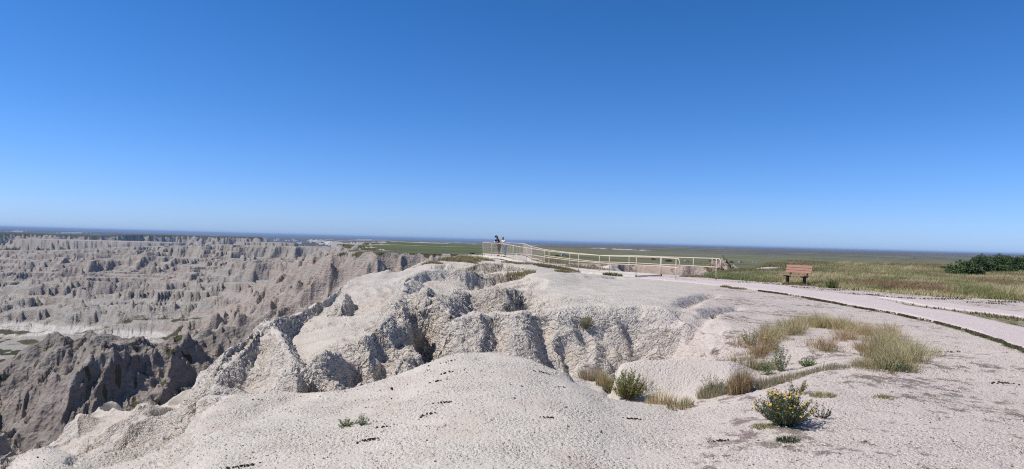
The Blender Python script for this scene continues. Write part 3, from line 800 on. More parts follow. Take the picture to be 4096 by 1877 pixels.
# the thin track on the grassy point
trk = [(-172, 560), (-185, 640), (-150, 700), (-172, 800), (-60, 900), (60, 950)]
td, _, _, _ = seg_info(x, y, [(a, b, 0) for a, b in trk]); pale = np.maximum(pale, 1 - sst(2.5, 5, td))
trk = [(200, 1190), (420, 1170), (700, 1190), (900, 1250)]
td, _, _, _ = seg_info(x, y, [(a, b, 0) for a, b in trk]); pale = np.maximum(pale, .8 * (1 - sst(2.0, 4, td)))
green = ((u > -.22) & (u < .02)) * sst(380, 500, y) * sst(1700, 1200, y) * sst(-.25, .1, fbm(x / 200, y / 120, 3, 550)) + .35 * sst(.1, .3, fbm(x / 300, y / 150, 3, 555)) * (y < 1800)
green = np.clip(green, 0, 1)
dark = sst(1500, 3200, y) * sst(-.25, .15, fbm(x / 1600, y / 700, 4, 560) + .1)
pinkc = sst(-.62, -.45, u) * sst(1300, 500, y) * sst(-.1, .15, fbm(x / 120, y / 90, 3, 570)) + .8 * sst(180, 140, y) * (u > -.1)
# veg on the near right flank
vegn = sst(.02, .2, fbm(x / 12, y / 12, 3, 580) + .25 * sst(-.05, .3, u) - .32 * (y < 120) * sst(.32, .26, u)) * (y > ed + 6) * (u > -.02) * (y < 260) * sst(.9, .4, slope)
vegn = np.maximum(vegn, (u > .37) * sst(70, 90, y))
veg = np.where(y < 185, np.maximum(veg, vegn), np.maximum(veg, vegn * sst(255, 185, y)))

def faces_of(mask_face):
    i, j = np.nonzero(mask_face)
    a = i * NR + j
    f = np.stack([a, a + NR, a + NR + 1, a + 1], 1)
    return f
fcx = slice(None)
def grid_c(v): return v.reshape(NC, NR)[:-1, :-1]
yc = grid_c(y); uc_ = grid_c(u); ec = grid_c(ed)
nearF = ((yc < ec + 16) & (yc < 80)) | (yc < 12)
leftF = np.where(yc < 262, uc_ < -.012, EB[:-1, :-1] < 0)
badF = (~nearF) & leftF
# the right: pale gullies behind the walkway belong to the badlands too
praF = (~nearF) & (~leftF)
M_ground, M_bad, M_pra = make_ground_mat(), make_badland_mat(), make_prairie_mat()
def sub(name, fm, names, mat, kind='structure'):
    f = faces_of(fm)
    used = np.zeros(NC * NR, bool); used[f.ravel()] = True
    idx = np.nonzero(used)[0]; remap = np.zeros(NC * NR, np.int32); remap[idx] = np.arange(len(idx), dtype=np.int32)
    V = np.stack([x[idx], y[idx], z[idx]], 1)
    at = {k: ALL[k][idx] for k in names}
    me = raw_mesh(name, V, remap[f], at, True, mat)
    o = link(name, me); o['kind'] = kind
    return o
ALL = dict(rough=rough, dispf=dispf, gravel=gravel, dirt=dirt, grassy=grassy, veg=veg, pale=pale, green=green, dark=dark)
sub('ground', nearF, ['rough', 'dispf', 'gravel', 'dirt', 'grassy'], M_ground)
ALL['gravel'] = np.clip(pinkc, 0, 1)
ALL['dispf'] = sst(300, 215, y) * sst(-.24, -.34, u) * sst(75, 105, y)
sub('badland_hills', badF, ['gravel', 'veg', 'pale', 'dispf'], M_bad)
sub('prairie', praF, ['veg', 'pale', 'green', 'dark'], M_pra)
del ALL, Xg, Yg, Zg, DDg, UUg, LD

# ------------------------------------------------------------------ light, sky, camera, haze
SUN_EL, SUN_AZ = 49.0, -94.0            # azimuth from straight ahead, negative = left
sdir = Vector((math.sin(R(SUN_AZ)) * math.cos(R(SUN_EL)), math.cos(R(SUN_AZ)) * math.cos(R(SUN_EL)), math.sin(R(SUN_EL))))
sl = bpy.data.lights.new('sun', 'SUN'); sl.energy = 4.4; sl.angle = R(.53); sl.color = (1.0, .95, .88)
so = bpy.data.objects.new('sun', sl); COL.objects.link(so); so.rotation_euler = sdir.to_track_quat('Z', 'Y').to_euler(); so.location = (0, 0, 50)
wd = bpy.data.worlds.new('World'); scene.world = wd; wd.use_nodes = True
wt = wd.node_tree; bg = wt.nodes['Background']
sk = wt.nodes.new('ShaderNodeTexSky'); sk.sky_type = 'NISHITA'; sk.sun_disc = False
sk.sun_elevation = R(SUN_EL); sk.sun_rotation = R(SUN_AZ); sk.altitude = 800; sk.air_density = 1.0; sk.dust_density = .35; sk.ozone_density = 3.0
# the dry, clear air of the photograph: the sky texture filtered a deeper blue, but greyed overhead, out of view, to cut blue fill in shadows
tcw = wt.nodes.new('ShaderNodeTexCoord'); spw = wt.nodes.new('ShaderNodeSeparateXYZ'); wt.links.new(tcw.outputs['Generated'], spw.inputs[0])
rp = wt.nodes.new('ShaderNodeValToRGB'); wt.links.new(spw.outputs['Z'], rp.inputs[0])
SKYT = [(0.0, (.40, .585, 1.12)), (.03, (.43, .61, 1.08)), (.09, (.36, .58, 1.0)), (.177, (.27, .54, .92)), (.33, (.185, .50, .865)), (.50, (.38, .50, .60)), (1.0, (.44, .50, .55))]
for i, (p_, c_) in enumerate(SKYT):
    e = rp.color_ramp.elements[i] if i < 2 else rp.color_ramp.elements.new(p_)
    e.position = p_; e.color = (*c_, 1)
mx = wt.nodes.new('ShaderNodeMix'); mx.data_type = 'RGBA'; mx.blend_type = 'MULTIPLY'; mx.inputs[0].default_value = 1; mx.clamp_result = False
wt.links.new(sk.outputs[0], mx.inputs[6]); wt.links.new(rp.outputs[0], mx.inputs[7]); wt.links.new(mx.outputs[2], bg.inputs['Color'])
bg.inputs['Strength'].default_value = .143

cam = bpy.data.cameras.new('camera'); co = bpy.data.objects.new('camera', cam); COL.objects.link(co)
cam.sensor_width = 36; cam.lens = 36 * F / 4096; cam.clip_start = .1; cam.clip_end = 200000
mm = Matrix((RIGHT, UP, -fw)).transposed().to_4x4(); mm.translation = Vector((0, 0, EYE)); co.matrix_world = mm
scene.camera = co
scene.view_settings.view_transform = 'Standard'; scene.view_settings.look = 'None'; scene.view_settings.exposure = 0.0; scene.view_settings.gamma = 1
scene.cycles.max_bounces = 6; scene.cycles.diffuse_bounces = 3; scene.cycles.glossy_bounces = 2; scene.cycles.volume_bounces = 0
scene.cycles.transparent_max_bounces = 8
scene.cycles.use_denoising = False
scene.cycles.filter_width = 1.15

def make_haze():
    m = bpy.data.materials.new('haze'); m.use_nodes = True; nt = m.node_tree; nt.nodes.clear()
    o = nt.nodes.new('ShaderNodeOutputMaterial'); v = nt.nodes.new('ShaderNodeVolumePrincipled')
    v.inputs['Color'].default_value = (.43, .64, 1.0, 1); v.inputs['Density'].default_value = 5.0e-5; v.inputs['Anisotropy'].default_value = .0
    nt.links.new(v.outputs[0], o.inputs['Volume'])
    a, b = 61000.0, 61000.0
    V = [(sx * a, sy, sz) for sx in (-1, 1) for sy in (-50.0, 61000.0) for sz in (-125.0, 22.0)]
    me = bpy.data.meshes.new('haze'); me.from_pydata(V, [], [(0, 1, 3, 2), (4, 6, 7, 5), (0, 4, 5, 1), (2, 3, 7, 6), (0, 2, 6, 4), (1, 5, 7, 3)])
    me.materials.append(m); ob = link('haze', me); ob['kind'] = 'stuff'
if globals().get('HAZE', True): make_haze()
# ------------------------------------------------------------------ helpers for things
def thing(name, label, cat, loc=(0, 0, 0), rz=0, group=None):
    o = bpy.data.objects.new(name, None); COL.objects.link(o); o.location = loc; o.rotation_euler = (0, 0, rz)
    o.empty_display_size = .1
    o['label'] = label; o['category'] = cat
    if group: o['group'] = group
    return o

class MB:
    def __init__(s): s.v = []; s.f = []
    def quadbox(s, p):                                   # 8 corners: bottom 4 then top 4
        n = len(s.v); s.v += [tuple(q) for q in p]
        s.f += [(n, n + 3, n + 2, n + 1), (n + 4, n + 5, n + 6, n + 7)] + [(n + i, n + (i + 1) % 4, n + 4 + (i + 1) % 4, n + 4 + i) for i in range(4)]
    def box(s, c, d, M=None):
        x_, y_, z_ = [q / 2 for q in d]
        P_ = [Vector((sx * x_, sy * y_, sz * z_)) for sz in (-1, 1) for sx, sy in ((-1, -1), (1, -1), (1, 1), (-1, 1))]
        if M is not None: P_ = [M @ q for q in P_]
        s.quadbox([q + Vector(c) for q in P_])
    def tube(s, pts, r, seg=8, cap=True):
        pts = [Vector(q) for q in pts]; n0 = len(s.v); n = len(pts)
        rr = r if hasattr(r, '__len__') else [r] * n
        t0 = (pts[1] - pts[0]).normalized(); a = t0.orthogonal().normalized()
        for i, q in enumerate(pts):
            t = (pts[min(i + 1, n - 1)] - pts[max(i - 1, 0)]).normalized()
            a = (a - t * a.dot(t)).normalized(); b = t.cross(a)
            for k in range(seg):
                w = 2 * math.pi * k / seg
                s.v.append(tuple(q + (a * math.cos(w) + b * math.sin(w)) * rr[i]))
        for i in range(n - 1):
            for k in range(seg):
                k2 = (k + 1) % seg
                s.f.append((n0 + i * seg + k, n0 + i * seg + k2, n0 + (i + 1) * seg + k2, n0 + (i + 1) * seg + k))
        if cap:
            s.f.append(tuple(n0 + k for k in reversed(range(seg)))); s.f.append(tuple(n0 + (n - 1) * seg + k for k in range(seg)))
    def ball(s, c, r, seg=8, rings=5, sc=(1, 1, 1)):
        n0 = len(s.v); c = Vector(c)
        for i in range(rings + 1):
            th = math.pi * i / rings
            for k in range(seg):
                w = 2 * math.pi * k / seg
                s.v.append((c.x + r * sc[0] * math.sin(th) * math.cos(w), c.y + r * sc[1] * math.sin(th) * math.sin(w), c.z + r * sc[2] * math.cos(th)))
        for i in range(rings):
            for k in range(seg):
                k2 = (k + 1) % seg
                s.f.append((n0 + i * seg + k, n0 + (i + 1) * seg + k, n0 + (i + 1) * seg + k2, n0 + i * seg + k2))
    def build(s, name, mat, parent=None, smooth=False, bev=0):
        me = bpy.data.meshes.new(name); me.from_pydata(s.v, [], s.f); me.materials.append(mat)
        if smooth: me.polygons.foreach_set('use_smooth', [True] * len(me.polygons))
        o = link(name, me, parent)
        if bev:
            m = o.modifiers.new('bevel', 'BEVEL'); m.width = bev; m.segments = 2; m.limit_method = 'ANGLE'
        return o

def dup(o, parent=None):
    c = o.copy(); COL.objects.link(c)
    if parent is not None: c.parent = parent
    for ch in o.children: dup(ch, c)
    return c

# ------------------------------------------------------------------ path, spur path, walkway
def mat_path():
    m, nt, bs = new_mat('pink_chippings_path'); p = position(nt)
    c = mix(nt, mapr(nt, noise(nt, p, 30, 4, .7), .3, .7), (.58, .485, .47), (.74, .635, .61))
    c = mix(nt, mapr(nt, noise(nt, p, .8, 4), .4, .65, 0, .45), c, (.61, .525, .50))
    c = mix(nt, mapr(nt, voro(nt, p, 40), .16, .08, 0, .6), c, (.28, .22, .22))
    c = mix(nt, mapr(nt, voro(nt, p, 27), .14, .07, 0, .7), c, (.80, .74, .70))
    lk(nt, c, bs.inputs['Base Color']); bs.inputs['Roughness'].default_value = .95; bs.inputs['Specular IOR Level'].default_value = .1
    h = mth(nt, 'ADD', noise(nt, p, 45, 4, .7), mth(nt, 'MULTIPLY', noise(nt, p, 5, 3), 1.2))
    lk(nt, bump(nt, h, .02, .9), bs.inputs['Normal']); return m
M_path = mat_path()

def ribbon(name, A, B, mat, lift, thick=0, nseg=240, ncross=14, wob=0):
    """a draped strip between two polylines, following the ground"""
    def res(pts, n):
        pts = np.array([[q[0], q[1]] for q in pts]); d = np.r_[0, np.cumsum(np.hypot(*np.diff(pts, axis=0).T))]
        t = np.linspace(0, d[-1], n)
        X = np.interp(t, d, pts[:, 0]); Y = np.interp(t, d, pts[:, 1])
        for _ in range(6):
            X[1:-1] = (X[:-2] + 2 * X[1:-1] + X[2:]) / 4; Y[1:-1] = (Y[:-2] + 2 * Y[1:-1] + Y[2:]) / 4
        return X, Y
    ax, ay = res(A, nseg); bx, by = res(B, nseg)
    t = np.linspace(0, 1, ncross)[None, :]
    if wob:
        s_ = np.arange(nseg) * .35
        w0 = wob * perlin(s_, s_ * 0 + 3.3, 901); w1 = wob * perlin(s_, s_ * 0 + 9.3, 902)
        dx, dy = bx - ax, by - ay; L_ = np.hypot(dx, dy) + 1e-6
        ax = ax + dx / L_ * w0; ay = ay + dy / L_ * w0; bx = bx + dx / L_ * w1; by = by + dy / L_ * w1
    X = ax[:, None] * (1 - t) + bx[:, None] * t; Y = ay[:, None] * (1 - t) + by[:, None] * t
    Z = H(X, Y) + lift
    Z[:, 0] -= lift + .05; Z[:, -1] -= lift + .05
    V = np.stack([X.ravel(), Y.ravel(), Z.ravel()], 1)
    i, j = np.meshgrid(np.arange(nseg - 1), np.arange(ncross - 1), indexing='ij'); a = (i * ncross + j).ravel()
    me = raw_mesh(name, V, np.stack([a, a + ncross, a + ncross + 1, a + 1], 1), None, True, mat)
    o = link(name, me); o['kind'] = 'structure'; return o
ribbon('path', pn, pf, M_path, .045, wob=.05)
ribbon('side_path', sn, sf, M_path, .035, wob=.05)

M_conc = flat_mat('pale_walkway_concrete', (.66, .60, .54), .85, .14, 3, bmp=.01)
M_edge = flat_mat('tan_walkway_edge', (.40, .29, .22), .9, .1, 3)
mb = MB(); me_ = MB()
for k in range(len(DECK) - 1):
    a0, b0 = DECK[k]; a1, b1 = DECK[k + 1]
    def ex(a, b, e): d = (a - b); d.z = 0; return a + d.normalized() * e
    n0, f0, n1, f1 = ex(a0, b0, .16), ex(b0, a0, .16), ex(a1, b1, .16), ex(b1, a1, .16)
    if k < 2: continue
    mb.quadbox([q - Vector((0, 0, .16)) for q in (n0, f0, f1, n1)] + [q.copy() for q in (n0, f0, f1, n1)])
wk = mb.build('walkway', M_conc); wk['kind'] = 'structure'
# beam under the stretch that bridges the small gully
a0 = DECK[2][0]; a1 = DECK[3][0]
bm_ = MB(); p0 = a0.lerp(a1, .35) + Vector((0, 0, -.17)); p1 = a1.lerp(a0, -.05) + Vector((0, 0, -.17))
d_ = (p1 - p0).normalized(); nrm = Vector((-d_.y, d_.x, 0)) * .09
out_ = Vector((-.04, -.10, 0))
bm_.quadbox([q + out_ + Vector((0, 0, z_)) for z_ in (-.17, -.005) for q in (p0 - nrm, p1 - nrm, p1 + nrm, p0 + nrm)])
o = bm_.build('wooden_beam', M_edge); o['label'] = 'tan wooden beam carrying the walkway edge over the small gully'; o['category'] = 'beam'

# ------------------------------------------------------------------ railings
M_rail = flat_mat('cream_painted_steel', (.66, .56, .44), .5, .06, 5, spec=.4)
M_foot = flat_mat('dark_post_foot', (.09, .075, .065), .8, .1, 5)

def railing(name, tops, infill_from, label, flip):
    root = thing(name, label, 'railing', tuple(tops[0] - Vector((0, 0, RAILH))))
    base = tops[0] - Vector((0, 0, RAILH))
    T = [t - base for t in tops]
    rr = .025
    # top rail and mid rail joined by the rounded end
    d0 = (T[0] - T[1]).normalized()
    drop = Vector((0, 0, -.46))
    e = .34
    loop = [T[0] + d0 * e * .62]
    cz = loop[0] + drop * .5
    arc = [T[0] + d0 * (e * .62) + d0 * (.23 * math.sin(a)) + Vector((0, 0, -.23 + .23 * math.cos(a))) for a in np.linspace(0, math.pi, 12)]
    m = MB(); m.tube([t for t in reversed(T[:])][:-1] + [T[0]] + arc, rr); m.build('top_rail', M_rail, root, True)
    mids = [t + drop for t in T]
    m = MB(); m.tube([arc[-1], mids[0]] + mids[1:infill_from + 1], rr * .9); m.build('middle_rail', M_rail, root, True)
    for i, t in enumerate(T):
        m = MB(); m.tube([t + Vector((0, 0, -.02)), t + Vector((0, 0, -RAILH - .12))], .023); p = m.build('post', M_rail, root, True)
        f = MB(); f.tube([t + Vector((0, 0, -RAILH - .20)), t + Vector((0, 0, -RAILH + .02))], .048); f.build('post_foot', M_foot, p, True)
    # balustrade
    low = [t + Vector((0, 0, -RAILH + .13)) for t in T]
    m = MB(); m.tube(low[infill_from:], .024); m.build('bottom_rail', M_rail, root, True)
    for i in range(infill_from, len(T) - 1):
        L_ = (T[i + 1] - T[i]).length; n = max(3, int(L_ / .135)); m = MB()
        for k in range(1, n):
            q = T[i].lerp(T[i + 1], k / n)
            m.tube([q + Vector((0, 0, -.02)), q + Vector((0, 0, -RAILH + .13))], .011, 5, False)
        m.build('baluster_panel', M_rail, root)
    return root
near_rail = railing('railing', NW, 6, 'cream railing on the near side of the walkway, rounded end by the smooth clay slope', 0)
far_rail = railing('railing', FW + [NW[-1]], 6, 'cream railing on the far side of the walkway, rounded end reaching toward the bench', 0)
# hand rail on the inside of the lookout gate corner
# ------------------------------------------------------------------ bench
M_plank = flat_mat('salmon_brown_plank', (.36, .19, .14), .7, .12, 9, bmp=.004)
M_leg = flat_mat('dark_brown_steel', (.035, .024, .020), .6, .1, 9)
M_edgewood = flat_mat('worn_plank_end', (.33, .19, .09), .8, .2, 20)
bl = hit(3149, 1137); br = Vector((13.63, 30.8, 0)); bl = Vector((13.2, 31.6, 0))
ax = (br - bl).normalized(); fc = Vector((ax.y, -ax.x, 0)); fc = -fc if fc.x > 0 else fc      # the seat looks out to the left
mid = (bl + br) / 2; gz = min(Hs(mid.x, mid.y), Hs(bl.x, bl.y), Hs(br.x, br.y))
bench = thing('park_bench', 'salmon brown plank bench on two dark posts at the grass edge beside the pink path', 'bench', (mid.x, mid.y, gz))
bench.rotation_euler = (0, 0, math.atan2(ax.y, ax.x))
# local frame: x along the bench (towards the camera end), y = away from the seat front
sgn = 1 if (Matrix.Rotation(-math.atan2(ax.y, ax.x), 3, 'Z') @ fc).y < 0 else -1
W_ = 1.42
for i, (yy, zz) in enumerate([(-.36, .435), (-.23, .43), (-.10, .425)]):
    m = MB(); m.box((-.06, sgn * yy, zz), (W_, .118, .038)); m.build('seat_plank', M_plank, bench, bev=.005)
for i, t in enumerate((.0, .125, .25)):
    Mx = Matrix.Rotation(sgn * R(-14), 3, 'X')
    m = MB(); m.box((.0, sgn * (.035 + t * .25), .60 + t), (W_, .036, .112), Mx); m.build('backrest_plank', M_plank, bench, bev=.005)
for xs in (-.46, .46):
    m = MB(); m.box((xs, sgn * -.14, .19), (.10, .11, .46)); leg = m.build('leg', M_leg, bench, bev=.004)
    m = MB(); m.box((xs, sgn * -.20, .385), (.06, .44, .045)); m.build('seat_support', M_leg, bench, bev=.003)
    m = MB(); m.box((xs, sgn * .085, .60), (.06, .05, .54), Matrix.Rotation(sgn * R(-14), 3, 'X')); m.build('back_support', M_leg, bench, bev=.003)

# ------------------------------------------------------------------ leaf and blade meshes
def mat_foliage(name, rough=.75, trans=.25):
    m, nt, bs = new_mat(name)
    c = attr(nt, 'Col', 'Color'); lk(nt, c, bs.inputs['Base Color']); bs.inputs['Roughness'].default_value = rough; bs.inputs['Specular IOR Level'].default_value = .15
    tr = nt.nodes.new('ShaderNodeBsdfTranslucent'); lk(nt, c, tr.inputs['Color']); ms = nt.nodes.new('ShaderNodeMixShader'); ms.inputs[0].default_value = trans
    out = nt.nodes['Material Output']; lk(nt, bs.outputs[0], ms.inputs[1]); lk(nt, tr.outputs[0], ms.inputs[2]); lk(nt, ms.outputs[0], out.inputs['Surface'])
    return m
M_grass = mat_foliage('dry_grass_blades', .8, .42); M_leaf = mat_foliage('small_leaves'); M_twig = flat_mat('grey_brown_stems', (.16, .12, .085), .8, .2, 20)

def blade_arrays(root, h, lean, azim, width, col, r=rng, tipcol=None):
    """curved three-level blades: root (N,3), h, lean, azim, width (N,), col (N,3)"""
    n = len(h)
    dx, dy = np.cos(azim), np.sin(azim); fa = r.uniform(0, np.pi, n)
    wx, wy = np.cos(fa) * width / 2, np.sin(fa) * width / 2
    o = np.stack([dx * lean * h, dy * lean * h, np.zeros(n)], 1)
    up = np.stack([np.zeros(n), np.zeros(n), h], 1)
    m = root + o * .35 + up * .55; t = root + o + up * (1 - .25 * np.minimum(lean, 1.5))[:, None]
    w = np.stack([wx, wy, np.zeros(n)], 1)
    V = np.stack([root - w, root + w, m - w * .8, m + w * .8, t - w * .15, t + w * .15], 1).reshape(-1, 3)
    b = np.arange(n)[:, None] * 6
    Fq = np.concatenate([b + np.array([[0, 1, 3, 2]]), b + np.array([[2, 3, 5, 4]])], 0)
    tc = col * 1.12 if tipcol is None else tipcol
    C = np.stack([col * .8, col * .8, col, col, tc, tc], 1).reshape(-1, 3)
    return V, Fq, C

def cards(cen, size, col, r=rng, up=.3, asp=.55):
    """small leaf quads with random facing"""
    n = len(cen); a = r.normal(size=(n, 3)); a /= np.linalg.norm(a, axis=1)[:, None]
    b = r.normal(size=(n, 3)); b[:, 2] += up; b -= a * (a * b).sum(1)[:, None]; b /= np.linalg.norm(b, axis=1)[:, None]
    s = size[:, None] if hasattr(size, '__len__') else size
    V = np.stack([cen - a * s * asp, cen - b * s * .2 + 0 * a, cen + a * s * asp, cen + b * s], 1)
    V[:, 1] = cen - b * s
    V = V.reshape(-1, 3); F_ = np.arange(n * 4).reshape(-1, 4); C = np.repeat(col, 4, 0)
    return V, F_, C

def merge(parts):
    V = []; F_ = []; C = []; k = 0
    for v, f, c in parts:
        V.append(v); F_.append(f + k); C.append(c); k += len(v)
    return np.concatenate(V), np.concatenate(F_), np.concatenate(C)

def colvar(base, n, v=.18, r=rng, alt=None, pa=.3):
    c = np.tile(np.array(base, float), (n, 1))
    if alt is not None:
        k = r.random(n) < pa; c[k] = alt
    return np.clip(c * (1 + r.normal(size=(n, 1)) * v) * (1 + r.normal(size=(n, 3)) * v * .25), .005, .9)

def col_mesh(name, parts, mat, parent=None, loc=None):
    V, F_, C = merge(parts)
    if loc is not None: V = V - np.array(loc)[None, :]
    me = raw_mesh(name, V, F_, {'Col': C}, False, mat)
    o = link(name, me, parent)
    return o

# ---- meadow grass beyond the path (stuff): blade clumps, thinner with distance
def scatter_poly(n, sampler): return sampler(n)
def meadow():
    parts = []
    N_ = int(95000)
    u_ = rng.uniform(.29, .90, N_ * 2); D_ = np.exp(rng.uniform(math.log(20), math.log(92), N_ * 2))
    X = u_ * D_; Y = D_
    d, _, s, _ = seg_info(X, Y, [(p.x, p.y, 0) for p in meadow_front])
    keep = (s > 0) & (d > .10 + .9 * rng.random(len(d)) ** 2 * .6) & (u_ > .335 - .0009 * D_ + .02 * perlin(X / 6, Y / 6, 621))
    pm = np.zeros(len(X))
    for px, py, D, rx, ry in [(2950, 1090, 58, 3.6, 6), (3020, 1082, 64, 3, 5)]:
        c = P(px, py, D); pm = np.maximum(pm, np.exp(-(((X - c.x) / rx) ** 2 + ((Y - c.y) / ry) ** 2)))
    keep &= pm < .35
    keep &= ~((np.abs(X - mid.x + 1.4) < 2.2) & (np.abs(Y - mid.y) < .9) & (d < 1.6))
    cl = fbm(X / 3.0, Y / 6.0, 4, 600); keep &= rng.random(len(X)) < sst(-.5, .25, cl) * .8 + .2
    X, Y, d, cl, D_ = X[keep], Y[keep], d[keep], cl[keep], D_[keep]
    n = len(X); Z = H(X, Y)
    h = (.30 + .22 * cl + .10 * rng.random(n)) * np.interp(d, [0, .5, 2, 4], [.35, .6, .85, 1.0])
    patch = fbm(X / 7 + 5, Y / 14, 3, 610); p2 = fbm(X / 2.2, Y / 3.4, 3, 612); gr = fbm(X / 16, Y / 30, 3, 616)
    straw = np.array([.56, .48, .27]); olive = np.array([.30, .29, .13]); brown = np.array([.32, .21, .125]); grn = np.array([.17, .22, .085])
    a = sst(-.2, .3, p2)[:, None]; C = straw * (1 - a) + olive * a
    b = sst(.12, .30, patch)[:, None] * .85; C = C * (1 - b) + brown * b
    b = sst(.05, .30, gr)[:, None] * .75; C = C * (1 - b) + grn * b
    b = (sst(38, 60, D_) * sst(-.05, .2, fbm(X / 12, Y / 18, 3, 618)))[:, None] * .8; C = C * (1 - b) + np.array([.33, .23, .14]) * b
    C = C * (1 + rng.normal(size=(n, 1)) * .18)
    wd_ = .010 + .00045 * D_
    for k in range(3):
        jit = rng.normal(size=(n, 2)) * .10
        root = np.stack([X + jit[:, 0], Y + jit[:, 1], Z - .02], 1)
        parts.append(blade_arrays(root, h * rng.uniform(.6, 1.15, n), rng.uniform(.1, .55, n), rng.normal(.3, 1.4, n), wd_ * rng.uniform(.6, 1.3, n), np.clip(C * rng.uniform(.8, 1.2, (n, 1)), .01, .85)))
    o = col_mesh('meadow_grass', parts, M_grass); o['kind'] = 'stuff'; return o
meadow()

# ---- low green mat along the path edges and on the island between the paths (stuff)
def mat_strip():
    parts = []
    P_ = np.array([[p.x, p.y] for p in strip]); seg = np.hypot(*np.diff(P_, axis=0).T); cum_ = np.r_[0, np.cumsum(seg)]
    n = 26000; t = rng.uniform(0, cum_[-1], n); X = np.interp(t, cum_, P_[:, 0]); Y = np.interp(t, cum_, P_[:, 1])
    wid = .04 + .10 * sst(-.1, .3, perlin(t / 1.1, t * 0, 640)); k = sst(-.22, .22, perlin(t / 1.6, t * 0 + 5, 641) + .35 * perlin(t / .35, t * 0 + 8, 642)) * .8 + .04
    wid = wid * (1 + 1.8 * sst(.80, .93, t / cum_[-1])); k = np.maximum(k, .85 * sst(.83, .9, t / cum_[-1])); off = rng.normal(size=n) * wid * .6; X = X + off * .5; Y = Y + off * .85 - .04
    sel = rng.random(n) < k; X, Y = X[sel], Y[sel]; n = len(X)
    parts.append(cards(np.stack([X, Y, H(X, Y) + rng.uniform(.01, .05, n)], 1), rng.uniform(.014, .03, n), colvar((.13, .16, .08), n, .25, alt=(.20, .16, .12), pa=.4)))
    # island
    n = 26000; poly = [(p.x, p.y) for p in island]
    X = rng.uniform(min(q[0] for q in poly), 24, n * 2); Y = rng.uniform(8, 27, n * 2); k = polymask(X, Y, poly) & (rng.random(n * 2) < sst(-.25, .25, fbm(X / .9, Y / 1.3, 3, 650)) * .75)
    X, Y = X[k], Y[k]; n = len(X)
    if n: parts.append(blade_arrays(np.stack([X, Y, H(X, Y)], 1), rng.uniform(.03, .09, n), rng.uniform(.2, .8, n), rng.uniform(0, 6.28, n), rng.uniform(.012, .03, n), colvar((.105, .105, .055), n, .2, alt=(.22, .18, .10), pa=.35)))
    # apron between the far edge of the path and the meadow
    fa_ = [(p.x, p.y, 0) for p in meadow_front]
    n = 40000; u_ = rng.uniform(.32, .86, n); D_ = rng.uniform(18, 34, n); X, Y = u_ * D_, D_
    d, _, s, _ = seg_info(X, Y, fa_); k = (s < 0) & (d < 2.6) & (rng.random(n) < sst(.0, .3, fbm(X / 1.4, Y / .8, 3, 660)) * .8)
    k &= ~polymask(X, Y, [(q.x, q.y) for q in pn] + [(q.x, q.y) for q in reversed(pf)]) & ~polymask(X, Y, [(q.x, q.y) for q in sn] + [(q.x, q.y) for q in reversed(sf)])
    X, Y = X[k], Y[k]; n = len(X)
    parts.append(blade_arrays(np.stack([X, Y, H(X, Y)], 1), rng.uniform(.02, .08, n), rng.uniform(.2, .8, n), rng.uniform(0, 6.28, n), rng.uniform(.015, .03, n), colvar((.075, .08, .045), n, .2, alt=(.15, .13, .08), pa=.35)))
    o = col_mesh('low_grass', parts, M_grass); o['kind'] = 'stuff'
mat_strip()

# ---- tufts
STRAW, TAN, OLIVE, RUST, GREEN, GREY = (.66, .55, .33), (.55, .43, .26), (.30, .29, .13), (.40, .27, .15), (.15, .21, .08), (.42, .37, .30)
DTAN, DOLIVE = (.36, .27, .16), (.20, .19, .085)
def tuft_parts(c, rad, h, n, col, lean=.45, alt=None, pa=.3, w=.006, r=rng, bend=(0, 0)):
    a = r.uniform(0, 2 * np.pi, n); q = rad * np.sqrt(r.random(n))
    X = c[0] + np.cos(a) * q; Y = c[1] + np.sin(a) * q * .8
    Z = H(X, Y) - .01
    hh = h * r.uniform(.45, 1.05, n) * (1 - .35 * (q / rad) ** 2)
    az = a + r.normal(size=n) * .5
    return blade_arrays(np.stack([X, Y, Z], 1), hh, lean * r.uniform(.3, 1.1, n) * (.3 + q / rad), az, w * r.uniform(.6, 1.4, n), colvar(col, n, .17, alt=alt, pa=pa), r)

def tuft(name, label, px, py, rad, h, n, col, group=None, cat='grass tuft', D=None, **kw):
    c = hit(px, py) if D is None else P(px, py, D)
    if D is not None: c.z = Hs(c.x, c.y)
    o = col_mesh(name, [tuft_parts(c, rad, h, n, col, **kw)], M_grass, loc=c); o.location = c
    o['label'] = label; o['category'] = cat
    if group: o['group'] = group
    return o

